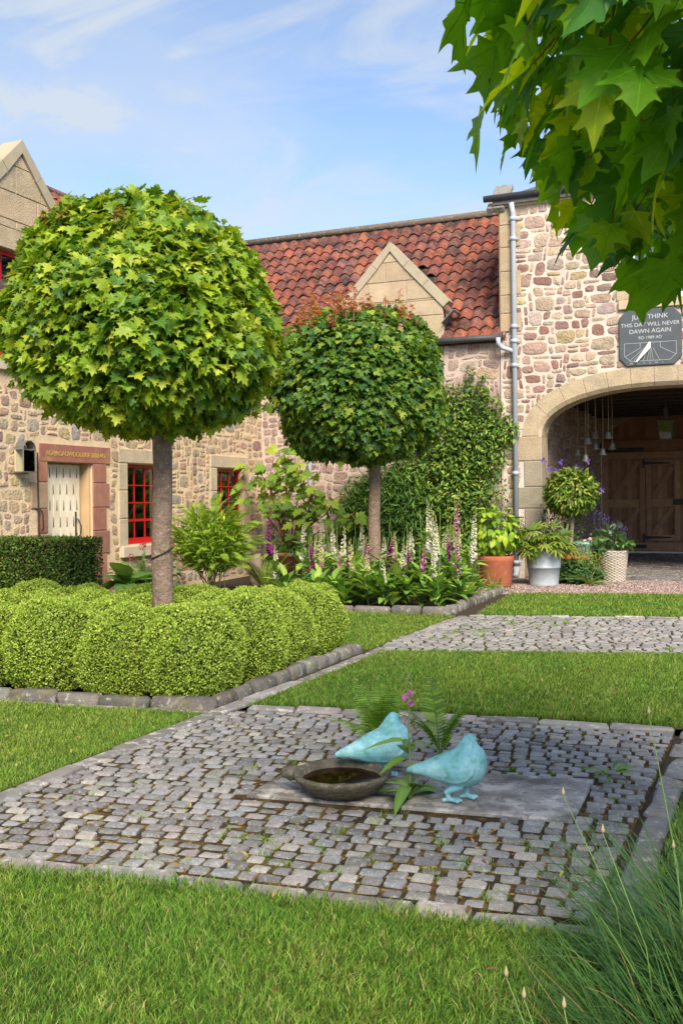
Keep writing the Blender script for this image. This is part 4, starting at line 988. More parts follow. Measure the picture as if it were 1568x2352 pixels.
# wall lamp by the plank door
wy, wz = 11.03, 1.92
wl = thing('wall_lantern', 'arched zinc wall lantern on the rubble beside plank door', 'lantern', (XW, wy, wz))
hw_ = .13
ar = [(wy + hw_ * math.cos(t), wz + .30 + hw_ * math.sin(t)) for t in np.linspace(0, PI, 11)]
hd = MB()
for (a, b), (c, d) in zip(ar[:-1], ar[1:]): hd.add(prism([(a, b), (c, d), (wy + (c - wy) * .94, wz + .30 + (d - wz - .30) * .94), (wy + (a - wy) * .94, wz + .30 + (b - wz - .30) * .94)], .03, .18, fL))
part('hood', hd, M_lampmetal, wl)
part('back_plate', MB().add(prism([(wy - hw_, wz), (wy + hw_, wz), (wy + hw_, wz + .30), (wy - hw_, wz + .30)], .025, .04, fL)), M_creampanel, wl)
part('cage', MB().add(prism([(wy - hw_, wz - .015), (wy + hw_, wz - .015), (wy + hw_, wz), (wy - hw_, wz)], .025, .18, fL)).add(tube([(XW + .175, wy - hw_, wz), (XW + .175, wy - hw_, wz + .3)], .009, 4)).add(tube([(XW + .175, wy + hw_, wz), (XW + .175, wy + hw_, wz + .3)], .009, 4)).add(tube([(XW + .175, wy - hw_, wz + .3), (XW + .175, wy + hw_, wz + .3)], .009, 4)), M_lampmetal, wl)
part('lamp_glass', MB().add(prism([(wy - hw_ + .01, wz), (wy + hw_ - .01, wz), (wy + hw_ - .01, wz + .29), (wy - hw_ + .01, wz + .29)], .165, .169, fL)), M_glass, wl)
part('bulb', MB().add(lathe([(.012, 0), (.012, .08), (.03, .12), (.032, .15), (.02, .18), (.002, .19)], 10, (XW + .10, wy + .02, wz))), M_white, wl, True)

# ================================================================== PLANTS
def leaf_outline(half):
    h = np.array(half, float); return np.vstack([h, [(-x, y) for x, y in h[-2:0:-1]]])
def fan_leaf(half, centre, fold=.12, curl=.15, wav=.0, seed=0):
    o = leaf_outline(half); g = np.random.default_rng(seed); n = len(o)
    p = np.vstack([o, [centre]]); z = fold * np.abs(p[:, 0]) - curl * p[:, 1] ** 2 + (g.uniform(-wav, wav, n + 1))
    return np.column_stack([p, z]), np.array([[n, i, (i + 1) % n] for i in range(n)])
MAPLE = [(0, .05), (.30, -.06), (.27, .11), (.52, .16), (.44, .30), (.62, .50), (.36, .47), (.22, .53), (.31, .75), (.14, .73), (0, 1.02)]
ML = [fan_leaf(MAPLE, (0, .34), f, c, .035, k) for k, (f, c) in enumerate(((.18, .15), (.05, .30), (.30, .10), (-.08, .22), (.22, .35)))]
OVATE = [(0, 0), (.16, .18), (.22, .42), (.14, .74), (0, 1.0)]
def ribbed(half, fold, curl, k=0):
    """leaf of two halves meeting on a midrib"""
    h = np.array(half); n = len(h); R = np.column_stack([h, fold * h[:, 0]]); L = R * [-1, 1, 1]; C = np.column_stack([np.zeros(n), h[:, 1], np.zeros(n)])
    v = np.vstack([C, R, L]); v[:, 2] -= curl * v[:, 1] ** 2; f = []
    for i in range(n - 1):
        f += [[i, n + i, n + i + 1], [i, n + i + 1, i + 1], [i, 2 * n + i + 1, 2 * n + i], [i, i + 1, 2 * n + i + 1]]
    f = [t for t in f if len({tuple(np.round(v[j], 5)) for j in t}) == 3]
    return v, np.array(f)
OV = ribbed(OVATE, .35, .25)
NARROW = ribbed([(0, 0), (.07, .25), (.075, .55), (0, 1.0)], .3, .3)
SMALL = (np.array([[0, 0, 0], [.32, .5, .08], [-.32, .5, .08], [0, 1, -.05]]), np.array([[0, 1, 3], [0, 3, 2]]))

def big_maple_leaf(seed, fold, curl):
    """large leaf with curved edges between the teeth, cupped lobes and raised veins"""
    g = np.random.default_rng(seed)
    half = [(0, .05), (.16, -.015), (.31, -.07), (.285, .02), (.30, .10), (.42, .115), (.55, .15), (.49, .22), (.47, .30), (.55, .38), (.67, .52), (.52, .475), (.40, .465), (.30, .48), (.225, .53), (.25, .63), (.33, .77), (.23, .74), (.155, .75), (.09, .86), (0, 1.06)]
    o = leaf_outline(half); n = len(o); o = o * g.uniform(.95, 1.06, (n, 1)); c = np.array([0, .30])
    P = np.vstack([o, c + (o - c) * .5, [c]])
    def zf(p): return fold * np.abs(p[:, 0]) - curl * p[:, 1] ** 2 - .30 * curl * p[:, 0] ** 2 + .03 * np.sin(9 * p[:, 0] + seed) * np.sin(7 * p[:, 1])
    V = np.column_stack([P, zf(P)]); F = []
    for i in range(n):
        j = (i + 1) % n; F += [[i, j, n + j], [i, n + j, n + i], [n + i, n + j, 2 * n]]
    vv, ff = [], []
    for tip in ((0, .96), (.58, .47), (-.58, .47), (.28, -.02), (-.28, -.02)):
        b = np.array([0, .06]); t = np.array(tip); ax = norm(t - b); nn = np.array([-ax[1], ax[0]])
        for sgn in (1, -1):
            base = len(vv)
            for k, s in enumerate(np.linspace(0, 1, 5)):
                p = b + (t - b) * s; w = .010 * (1 - .8 * s)
                q_ = np.array([p - nn * w, p + nn * w]); zq = zf(q_) + sgn * .006
                vv += [[*q_[0], zq[0]], [*q_[1], zq[1]]]
            for k in range(4): ff += [[base + 2 * k, base + 2 * k + 1, base + 2 * k + 3], [base + 2 * k, base + 2 * k + 3, base + 2 * k + 2]]
    pt, pf = tube([(0, .06, zf(np.array([[0, .06]]))[0]), (.01, -.15, .02), (.0, -.45, .10)], [.010, .011, .013], 5)
    return V, np.array(F), np.array(vv), np.array(ff), pt, pf

def crown_points(n, c, rx, rz, ex, seed, rlo=.70):
    g = np.random.default_rng(seed)
    d = norm(g.normal(size=(n, 3)))
    # superellipsoid radius
    r = 1 / ((np.abs(d[:, 0]) ** ex + np.abs(d[:, 1]) ** ex + np.abs(d[:, 2]) ** ex) ** (1 / ex))
    low = d[:, 2] < -.15; r = np.where(low, r * (1 - .05 * np.abs(d[:, 2])), r)
    w = np.random.default_rng(seed + 1).normal(size=(6, 3)) * 2.6
    lump = sum(np.sin(d @ w[k] + k * 1.7) for k in range(6)) / 6
    lump2 = sum(np.sin(d @ (w[k] * 2.7) + k * 2.3) for k in range(6)) / 6; r = r * (1 + .12 * lump + .10 * lump2 + .025 * g.normal(size=n)) + np.where(g.random(n) < .03, .06, 0)
    s = 1 - (1 - rlo) * g.random(n) ** 1.8
    wide = 1 - .11 * np.clip(d[:, 2], -.7, 1)
    p = np.asarray(c) + d * (r * s)[:, None] * np.column_stack([rx * wide, rx * wide, np.full(n, rz)])
    return p, d, s, g
def maple(loc, c, rx, rz, n, leaf, seed, trunk_r, label, pal, close=False, red=0.0, obj=300, limbs=True):
    t = thing('maple_tree', label, 'tree', loc)
    # trunk and limbs
    tp = np.array([(loc[0], loc[1], -.05), (loc[0] + .012, loc[1] - .01, .5), (loc[0] - .01, loc[1], 1.1), (loc[0] + .01, loc[1] + .01, 1.7), (loc[0], loc[1], c[2] - rz * .55), (loc[0] + .02, loc[1], c[2] + rz * .1)])
    rr = np.array([1.18, 1.05, .98, .95, .9, .55]) * trunk_r
    zz = np.linspace(0, 1, 22); k_ = np.linspace(0, 1, len(tp))
    P = np.column_stack([np.interp(zz, k_, tp[:, i]) for i in range(3)]); R = np.interp(zz, k_, rr) * (1 + .03 * np.sin(zz * 40))
    part('trunk', MB().add(tube(P, R, 14), (.24, .165, .125)), M_bark, t, True)
    g = np.random.default_rng(seed + 3); lb = MB()
    for i in range(16):
        a = g.uniform(0, 2 * PI); e = g.uniform(-.25, .9); s = np.array([loc[0], loc[1], c[2] - rz * g.uniform(.2, .6)])
        q_ = np.asarray(c) + np.array([math.cos(a) * math.cos(e) * rx, math.sin(a) * math.cos(e) * rx, math.sin(e) * rz]) * .85
        md = (s + q_) / 2 + np.array([0, 0, .12]); lb.add(tube([s, md, q_], [trunk_r * .38, trunk_r * .22, trunk_r * .07], 6), (.17, .13, .09))
    part('limbs', lb, M_bark, t, True)
    p, d, s, g = crown_points(n, c, rx, rz, 2.25, seed)
    rnd = g.normal(size=(n, 3))
    up = np.array([0, 0, 1.0])
    tip = d * np.array([1, 1, .45]) * .75 - up * (.55 + .35 * np.clip(-d[:, 2:3], 0, 1)) + rnd * .38
    nr = d * np.array([1, 1, .5]) * .55 + up * .72 + g.normal(size=(n, 3)) * .42
    X, Y, Z = frames(tip, nr)
    sz = leaf * g.uniform(.55, 1.3, n)
    pos = p - Y * (sz * .35)[:, None]
    pal = np.array(pal); k = g.choice(len(pal), n, p=np.array([.34, .30, .22, .14])[:len(pal)])
    col = pal[k] * g.uniform(.8, 1.2, (n, 1))
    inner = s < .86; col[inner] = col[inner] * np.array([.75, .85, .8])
    if red:
        rm = (d[:, 2] > .62) & (s > .9) & (g.random(n) < red); col[rm] = np.array([.42, .20, .11]) * g.uniform(.8, 1.2, (rm.sum(), 1))
    tocam = norm(CAM - np.asarray(c)); vis = (d @ tocam) * .8 + s * 1.2 + np.array([.6 if score(q_) > .02 else 0 for q_ in p])
    if close: vis = np.array([score(q_) for q_ in p])
    order = np.argsort(-vis); top = order[:obj] if obj else []; rest = order[obj:]
    # single leaves
    if close:
        bigs = []
        for q_ in range(14):
            V, F, VV, FF, PT, PF = big_maple_leaf(q_, [.22, .08, .32, -.05][q_ % 4], [.18, .32, .10, .42][(q_ // 2) % 4])
            cc = pal[[0, 0, 1, 1, 2, 2, 0, 3, 1, 0, 2, 1, 3, 0][q_]] * g.uniform(.85, 1.15)
            m = MB().add((V, F), np.clip(cc, 0, .9)); m.add((VV, FF), np.clip(cc * 1.5 + .04, 0, .9)); m.add((PT, PF), (.28, .12, .05)); bigs.append(m.mesh('leaf', M_leaf_big, True))
        meshes = bigs
    else:
        meshes = []
        for q_ in range(20):
            pc = pal[g.choice(len(pal), p=np.array([.34, .30, .22, .14])[:len(pal)])] * g.uniform(.85, 1.2)
            meshes.append(MB().add(ML[q_ % 5], pc).mesh('leaf', M_leaf))
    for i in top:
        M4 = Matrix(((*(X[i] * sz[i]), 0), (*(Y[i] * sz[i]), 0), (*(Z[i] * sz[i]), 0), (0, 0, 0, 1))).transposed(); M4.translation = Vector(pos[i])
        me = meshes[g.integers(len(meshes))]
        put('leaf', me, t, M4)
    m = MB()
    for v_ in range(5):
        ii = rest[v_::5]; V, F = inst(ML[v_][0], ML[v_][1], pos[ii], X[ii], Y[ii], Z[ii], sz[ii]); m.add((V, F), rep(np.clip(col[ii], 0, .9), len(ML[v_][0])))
    part('crown', m, M_leaf, t, False, 'stuff')
    return t, (p, d)
def shoots(t, c, rx, rz, n, seed, col, hmax=.32):
    """young red tipped shoots standing out of the top of a crown"""
    g = np.random.default_rng(seed); m = MB(); sm = MB()
    for i in range(n):
        a = g.uniform(0, 2 * PI); r = math.sqrt(g.random()) * .85
        b = np.array([c[0] + math.cos(a) * r * rx, c[1] + math.sin(a) * r * rx, c[2] + rz * (1 - r ** 2.6) ** .45 * .9]); L = g.uniform(.12, hmax)
        tipp = b + np.array([g.normal(0, .06), g.normal(0, .06), L]); sm.add(tube([b, tipp], [.006, .003], 4), (.35, .10, .07))
        for k in range(9):
            s = .35 + .65 * k / 8; aa = k * 2.2 + g.uniform(0, .5); d = np.array([[math.cos(aa), math.sin(aa), -.15]])
            X, Y, Z = frames(d, np.array([[0, 0, 1.0]]) + g.normal(0, .3, (1, 3)))
            V, F = inst(*ML[k % 5], (b + (tipp - b) * s)[None], X, Y, Z, [g.uniform(.06, .11) * (1.25 - .5 * s)]); m.add((V, F), np.array(col[g.integers(len(col))]) * g.uniform(.8, 1.2))
    part('young_shoots', m, M_leaf, t, False, 'stuff'); part('shoot_stems', sm, M_twig, t)
PAL1 = [(.20, .33, .022), (.31, .42, .028), (.085, .19, .024), (.46, .52, .05)]
PAL2 = [(.10, .21, .030), (.17, .28, .030), (.05, .13, .030), (.29, .37, .04)]
PAL3 = [(.17, .40, .018), (.28, .53, .016), (.08, .23, .045), (.48, .60, .016)]
c1_ = (-5.19, 7.72, 3.12)
tr1, _ = maple((-5.00, 7.72, 0), c1_, 1.19, 1.11, 20000, .112, 41, .092, 'broad clipped maple with yellow green leaves rising from the box mounds', PAL1, red=.015)
shoots(tr1, c1_, 1.17, 1.05, 14, 5, [(.30, .22, .06), (.36, .20, .10), (.22, .27, .04)], .22)
c2_ = (-5.58, 14.1, 3.22)
tr2, _ = maple((-5.36, 14.1, 0), c2_, 1.25, 1.20, 17500, .112, 42, .095, 'darker clipped maple with pink shoots standing in the foxglove bed', PAL2, red=.12)
shoots(tr2, c2_, 1.2, 1.17, 60, 6, [(.70, .27, .19), (.74, .38, .27), (.58, .18, .13), (.46, .34, .10)], .52)
c3_ = (.60, 2.79, 3.05)
tr3, _ = maple((.62, 2.8, 0), c3_, 1.29, 1.20, 3400, .148, 43, .09, 'overhanging maple with large glossy dark leaves close by', PAL3, close=True)
# chain round the first trunk
ch = thing('trunk_chain', 'thin dark chain tied around the trunk of broad maple', 'chain', (-5.0, 7.72, 1.0))
for i in range(34):
    a = i * 2 * PI / 34; z = 1.02 + .05 * math.sin(a + 1.0); cc = np.array([-5.0 + .101 * math.cos(a), 7.72 + .101 * math.sin(a), z]); tg = np.array([-math.sin(a), math.cos(a), 0])
    part('link', MB().add(tube([cc - tg * .011, cc + tg * .011], .0055 if i % 2 else .0075, 5)), M_iron, ch)
# lichened lower limbs of the near tree
part('branch', MB().add(tube([(.55, 2.75, 2.35), (.33, 2.62, 2.17), (.12, 2.5, 2.045)], [.05, .035, .030], 9)).add(tube([(.6, 2.7, 2.2), (.30, 2.42, 1.98), (.135, 2.30, 1.885)], [.045, .034, .028], 9)), M_lichbranch, tr3, True)

# ---- clipped box mounds
def mound_mesh(seed, R=.40, H=.74):
    g = np.random.default_rng(seed); n = 36000
    d = norm(g.normal(size=(n, 3))); d = d[d[:, 2] > -.72]; n = len(d)
    ex = 2.2; r = 1 / ((np.abs(d[:, 0]) ** ex + np.abs(d[:, 1]) ** ex + np.abs(d[:, 2]) ** ex) ** (1 / ex))
    w = g.normal(size=(5, 3)) * 4; r = r * (1 + .05 * sum(np.sin(d @ w[k]) for k in range(5)) / 2.2 + .025 * sum(np.sin(d @ (w[k] * 3.1) + k) for k in range(5)) / 2.2); s = 1 - .12 * g.random(n) ** 1.5 + .03 * g.random(n)
    p = d * (r * s)[:, None] * np.array([R, R, H * .56]) + np.array([0, 0, H * .44])
    p[:, 2] = np.maximum(p[:, 2], .01)
    X, Y, Z = frames(d * .45 + g.normal(size=(n, 3)) * .55 + np.array([0, 0, .55]), g.normal(size=(n, 3)) * .55 + np.array([0, 0, .35]) + d * .95)
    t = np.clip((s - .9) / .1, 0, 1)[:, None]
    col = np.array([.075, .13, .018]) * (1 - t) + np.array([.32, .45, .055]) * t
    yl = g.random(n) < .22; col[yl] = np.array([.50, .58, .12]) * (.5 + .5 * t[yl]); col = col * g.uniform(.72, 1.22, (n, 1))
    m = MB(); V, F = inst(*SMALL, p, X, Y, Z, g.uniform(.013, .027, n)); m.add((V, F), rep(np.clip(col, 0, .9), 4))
    # woody dark core
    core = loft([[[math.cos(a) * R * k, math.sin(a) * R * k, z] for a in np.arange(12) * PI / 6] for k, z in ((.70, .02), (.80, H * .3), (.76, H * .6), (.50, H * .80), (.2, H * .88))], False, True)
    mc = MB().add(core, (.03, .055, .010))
    return m.mesh('foliage', M_box), mc.mesh('core', M_box, True)
MM = [mound_mesh(60 + k) for k in range(4)]
MX = [-3.99, -4.60, -5.21, -5.82, -6.43, -7.0]; MY = [6.60, 7.32, 8.04, 8.70]
for i, x in enumerate(MX):
    for j, y in enumerate(MY):
        if i == 0 and j == 0: lb = 'clipped box mound on the outer corner where two mossy kerbs meet'
        elif i == 0 and j == 3: lb = 'clipped box mound at the far end of long kerb beside small lawn'
        elif i == 0: lb = 'clipped box mound midway along the side kerb facing the lawn strip'
        elif j == 0: lb = 'clipped box mound along the front kerb below yellowish lawn'
        elif j == 3: lb = 'clipped box mound in the back row behind the broad maple trunk'
        else: lb = 'clipped box mound in the inner rows around the broad maple trunk'
        xx, yy = x + rng.normal(0, .02), y - (i * .062) + rng.normal(0, .02)
        if math.hypot(xx + 5.0, yy - 7.72) < .25: yy += .22
        k = rng.integers(4); sc = rng.uniform(.95, 1.06)
        t = thing('box_mound', lb, 'shrub', (xx, yy, 0), 'clipped box mounds in the kerbed bed', float(rng.choice([0, PI])) + rng.normal(0, .1))
        t.scale = (sc * .86, sc * 1.0, sc * (.94 if j == 0 or i == 0 else .84))
        for nm, me in (('foliage', MM[k][0]), ('core', MM[k][1])):
            o = bpy.data.objects.new(nm, me); LINK(o); o.parent = t
            if nm == 'foliage': o['kind'] = 'stuff'

# ---- generic leaf cloud
def cloud_leaves(n, tpl, p, d, size, cols, g, up=.6, out=.7, down=.25, rnd=.5, dark=None):
    X, Y, Z = frames(d * out - np.array([0, 0, down]) + g.normal(size=(n, 3)) * rnd, d * .65 + np.array([0, 0, up]) + g.normal(size=(n, 3)) * .4)
    c = np.array(cols)[g.integers(len(cols), size=n)] * g.uniform(.75, 1.25, (n, 1))
    if dark is not None: c = c * dark[:, None]
    V, F = inst(tpl[0], tpl[1], p, X, Y, Z, size * g.uniform(.7, 1.25, n)); return (V, F), rep(np.clip(c, 0, .9), len(tpl[0]))
# clipped dark hedge in front of the door
g = np.random.default_rng(71)
HX0, HX1, HY0, HY1, HH = -11.0, -7.55, 9.60, 10.30, 1.03
hd_ = thing('clipped_hedge', 'dark glossy square clipped hedge in front of plank door', 'hedge', (-9, 10, 0))
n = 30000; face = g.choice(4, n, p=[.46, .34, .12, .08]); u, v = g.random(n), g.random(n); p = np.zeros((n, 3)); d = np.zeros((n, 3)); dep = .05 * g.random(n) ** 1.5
xr = HX0 + 1.3 + u * (HX1 - HX0 - 1.3)
for k in range(4):
    s = face == k
    if k == 0: p[s] = np.column_stack([xr[s], HY0 + dep[s], v[s] * HH]); d[s] = (0, -1, 0)
    if k == 1: p[s] = np.column_stack([xr[s], HY0 + v[s] * (HY1 - HY0), HH - dep[s]]); d[s] = (0, 0, 1)
    if k == 2: p[s] = np.column_stack([HX1 - dep[s], HY0 + u[s] * (HY1 - HY0), v[s] * HH]); d[s] = (1, 0, 0)
    if k == 3: p[s] = np.column_stack([xr[s], HY1 - dep[s], v[s] * HH]); d[s] = (0, 1, 0)
p += g.normal(0, .010, (n, 3))
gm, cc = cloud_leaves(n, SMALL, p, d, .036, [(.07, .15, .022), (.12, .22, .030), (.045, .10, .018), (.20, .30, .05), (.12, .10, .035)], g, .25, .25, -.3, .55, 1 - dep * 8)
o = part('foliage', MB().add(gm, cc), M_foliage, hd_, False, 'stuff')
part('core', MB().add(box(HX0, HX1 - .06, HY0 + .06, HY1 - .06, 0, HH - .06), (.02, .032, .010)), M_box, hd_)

# ---- wall shrubs on the middle cottage
def climber(label, name, regions, n, tpl, size, cols, seed, loc, stems):
    g = np.random.default_rng(seed); t = thing(name, label, 'climber', loc); P = []; D = []; DK = []
    for (cx, cy, cz, rx, ry, rz, w) in regions:
        k = int(n * w); d = norm(g.normal(size=(k, 3))); d[:, 1] = -np.abs(d[:, 1]); s = g.random(k) ** .4
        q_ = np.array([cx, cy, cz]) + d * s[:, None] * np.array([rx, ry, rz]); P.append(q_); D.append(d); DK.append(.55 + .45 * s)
    P = np.concatenate(P); D = np.concatenate(D); DK = np.concatenate(DK); k = (P[:, 1] < YW - .03) & (P[:, 2] > .02); P, D, DK = P[k], D[k], DK[k]
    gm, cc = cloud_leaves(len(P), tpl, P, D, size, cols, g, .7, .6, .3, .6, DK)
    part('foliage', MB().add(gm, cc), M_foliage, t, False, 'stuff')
    m = MB()
    for path in stems: m.add(tube(path, np.linspace(.016, .005, len(path)), 5), (.13, .09, .06))
    part('stems', m, M_bark, t)
    return t
GS = [(.09, .19, .03), (.14, .265, .038), (.065, .145, .026), (.23, .35, .05), (.33, .42, .08)]
climber('dense green climbing shrub spreading up the wall beside the downpipe', 'climbing_shrub',
        [(-5.35, 18.25, 1.3, .95, .5, 1.15, .30), (-5.0, 18.25, 2.4, .75, .4, .75, .22), (-5.75, 18.25, 2.0, .8, .42, .9, .22), (-4.75, 18.28, 2.95, .50, .25, .60, .07), (-5.25, 18.28, 3.25, .35, .22, .45, .05), (-4.45, 18.28, 2.75, .40, .2, .30, .05), (-4.9, 18.2, 1.2, .75, .5, 1.1, .14), (-4.75, 18.3, 3.45, .12, .1, .4, .012), (-5.5, 18.3, 3.3, .12, .1, .45, .012), (-5.0, 18.3, 3.65, .1, .1, .35, .01)],
        8800, OV, .098, GS, 81, (-5.2, 18.2, 0), [[(-5.2 + .1 * k, 18.25, 0), (-5.3 + .25 * k, 18.2, 1.2), (-5.4 + .35 * k, 18.28, 2.4), (-5.3 + .38 * k, 18.3, 3.4)] for k in range(-2, 3)])
climber('dark narrow leaved bamboo like shrub against the wall behind the foxgloves', 'bamboo_shrub',
        [(-6.6, 18.2, 1.15, .75, .5, 1.1, .5), (-7.2, 18.2, 1.0, .5, .4, 1.0, .25), (-6.1, 18.1, 1.1, .6, .5, 1.1, .25)], 9500, NARROW, .17,
        [(.075, .17, .028), (.11, .23, .034), (.17, .29, .04), (.05, .12, .024)], 82, (-6.6, 18.2, 0), [[(-6.6 + .15 * k, 18.2, 0), (-6.7 + .2 * k, 18.1, .9), (-6.7 + .24 * k, 18.0, 1.7)] for k in range(-3, 4)])

# ---- ferns
def frond_mesh(seed, L, width, cols, arch_=.55, pairs=24, mat_=None, bip=False):
    g = np.random.default_rng(seed); m = MB(); s = np.linspace(0, 1, pairs + 6)
    pts = np.column_stack([g.normal(0, .02) * s, arch_ * L * s ** 2 * .75, L * (s - .32 * arch_ * s ** 2)])
    m.add(tube(pts, np.linspace(.0045, .001, len(pts)) * (L / .5) ** .5, 4), np.array(cols[0]) * .8)
    T = norm(np.gradient(pts, axis=0)); pin = ribbed([(0, 0), (.085, .1), (.075, .5), (.045, .8), (0, 1.0)], .15, .2)
    for i in range(5, len(pts)):
        u = (i - 5) / (len(pts) - 5); ln = width * L * (math.sin(PI * min(1, .18 + .82 * u)) ** .7 + .04) * (1 - .15 * u)
        for sd in (-1, 1):
            side = np.array([sd, 0, 0]); dr = norm(side * .9 + T[i] * .38 + np.array([0, 0, -.10]))
            nr = np.cross(T[i], side) * sd; nr = nr if nr[1] < .1 else -nr
            if bip:
                for kk in np.linspace(.12, .95, 6):
                    q_ = pts[i] + dr * ln * kk
                    for s2 in (-1, 1):
                        d2 = norm(T[i] * s2 + dr * .5); X, Y, Z = frames(d2[None], nr[None]); V, F = inst(*SMALL, q_[None], X, Y, Z, [ln * .22 * (1.2 - .6 * kk)]); m.add((V, F), np.array(cols[g.integers(len(cols))]) * g.uniform(.8, 1.2))
            else:
                X, Y, Z = frames(dr[None], nr[None] + g.normal(0, .15, (1, 3))); V, F = inst(*pin, pts[i][None], X, Y, Z, [ln]); m.add((V, F), np.array(cols[g.integers(len(cols))]) * g.uniform(.8, 1.2))
    return m.mesh('frond', mat_ or M_foliage)
FERN = [(.16, .30, .03), (.23, .37, .035), (.12, .23, .028)]
FR = [frond_mesh(k, .55, .17, FERN, a) for k, a in enumerate((.5, .8, .3, .65))]
def fern(loc, label, fr, n, scale, seed, tilt=(.25, .8), aim=None, spread=PI, group=None):
    g = np.random.default_rng(seed); t = thing('fern', label, 'fern', loc, group)
    for i in range(n):
        a = (aim if aim is not None else 0) + g.uniform(-spread, spread); tl = g.uniform(*tilt); sc = scale * g.uniform(.7, 1.1)
        M4 = Matrix.Translation(Vector(loc)) @ Matrix.Rotation(a, 4, 'Z') @ Matrix.Rotation(-tl * .6, 4, 'X') @ Matrix.Diagonal((sc, sc, sc, 1))
        put('frond', fr[g.integers(len(fr))], t, M4)
    return t
fern((-1.98, 5.30, .03), 'feathery green fern growing behind the verdigris birds and bowl', FR, 11, 1.0, 3, (.0, .75))
fern((-1.66, 5.36, .03), 'smaller upright fern between the two verdigris birds', FR, 6, .9, 8, (.0, .4))
YF = [(.22, .38, .03), (.30, .46, .04), (.15, .29, .03), (.38, .46, .05)]
FRY = [frond_mesh(20 + k, 1.1, .20, YF, a, 20, None, True) for k, a in enumerate((.30, .5, .15))]
rf = thing('fern', 'tall bushy yellow green royal fern below the red sash window', 'fern', (-8.05, 13.8, 0)); g = np.random.default_rng(45)
FRB = [frond_mesh(30 + k, .34, .17, YF, a_, 22) for k, a_ in enumerate((.3, .6, .8))]
for i in range(290):
    d = norm(g.normal(size=3) * [1, .8, 1]); d[2] = d[2] * .8 + .15; p = np.array([-8.05, 13.85, .74]) + d * np.array([.68, .52, .70]) * g.uniform(.55, 1.0)
    Zv = norm(np.array([d[0], d[1], .75 + .3 * d[2]]) + g.normal(0, .25, 3)); Yv = np.array([d[0], d[1], -.2]); Yv = norm(Yv - Zv * (Yv @ Zv)); Xv = np.cross(Yv, Zv); sc = g.uniform(.8, 1.35)
    M4 = Matrix(((*(Xv * sc), 0), (*(Yv * sc), 0), (*(Zv * sc), 0), (0, 0, 0, 1))).transposed(); M4.translation = Vector(p); put('frond', FRB[g.integers(3)], rf, M4)
k = 5200; d = norm(g.normal(size=(k, 3))); d[:, 2] = d[:, 2] * .8 + .15; P = np.array([-8.05, 13.85, .72]) + d * np.array([.60, .48, .62]) * (g.random((k, 1)) ** .45); P = P[P[:, 2] > .03]; k = len(P)
gm, cc = cloud_leaves(k, OV, P, norm(P - np.array([-8.05, 13.85, .3])), .07, YF, g, .6, .8, .05, .6); part('foliage', MB().add(gm, cc), M_foliage, rf, False, 'stuff')
part('stems', (lambda m: [m.add(tube([(-8.05 + g.normal(0, .1), 13.85, 0), (-8.05 + g.normal(0, .4), 13.8, .9)], [.008, .004], 4), (.16, .14, .05)) for _ in range(24)][0])(MB()), M_twig, rf)
fern((-8.66, 13.0, 0), 'pale upright fern between hosta and the broad maple trunk', FR, 8, 1.5, 9, (.05, .5))
fern((-7.5, 14.6, 0), 'low arching yellowish fern at foot of the carved stone', FRY, 10, .7, 10, (.4, 1.1))

# ---- large leaved plants: every leaf its own object
BROAD = [(0, 0), (.22, .10), (.36, .34), (.34, .58), (.18, .84), (0, 1.0)]
LANCE = [(0, 0), (.05, .10), (.17, .30), (.21, .52), (.13, .80), (0, 1.0)]
def leaf_set(half, fold, curls, cols, material, vein=None):
    out = []
    for k, cu_ in enumerate(curls):
        for c in cols:
            v, f = ribbed(half, fold, cu_); n_ = len(half); cc = np.tile(np.array(c) * rng.uniform(.9, 1.1), (len(v), 1)); cc[:n_] *= 1.35
            out.append(MB().add((v, f), np.clip(cc, 0, .9)).mesh('leaf', material, True))
    return out
def rosette(t, loc, meshes, n, size, seed, el=(.1, 1.0), h0=0.0, dh=.0, rad=.03, name='leaf', droop=0):
    g = np.random.default_rng(seed)
    for i in range(n):
        a = i * 2.399 + g.uniform(-.3, .3); e = g.uniform(*el); s = size * g.uniform(.65, 1.15)
        d = np.array([[math.cos(a) * math.cos(e), math.sin(a) * math.cos(e), math.sin(e)]]); X, Y, Z = frames(d, np.array([[0, 0, 1.0]]) + g.normal(0, .2, (1, 3)) - d * .0 + np.array([[-math.cos(a), -math.sin(a), 0]]) * (.6 if e > .8 else 0))
        p = np.array(loc) + np.array([math.cos(a) * rad, math.sin(a) * rad, h0 + dh * g.random()])
        M4 = Matrix(((*(X[0] * s), 0), (*(Y[0] * s), 0), (*(Z[0] * s), 0), (0, 0, 0, 1))).transposed(); M4.translation = Vector(p)
        put(name, meshes[g.integers(len(meshes))], t, M4)
HOSTA = leaf_set(BROAD, .25, (.5, .8), [(.10, .20, .05), (.15, .26, .06), (.075, .16, .05)], M_foliage)
hs = thing('hosta', 'broad leaved green hosta beside the clipped hedge', 'plant', (-8.75, 12.55, 0)); rosette(hs, (-8.75, 12.55, .05), HOSTA, 18, .42, 4, (.2, 1.1), .05, .22)
hs2 = thing('hosta', 'smaller broad leaved hosta tucked behind the box mounds', 'plant', (-8.3, 12.7, 0)); rosette(hs2, (-8.3, 12.7, .02), HOSTA, 12, .30, 5, (.2, 1.0), .03, .1)
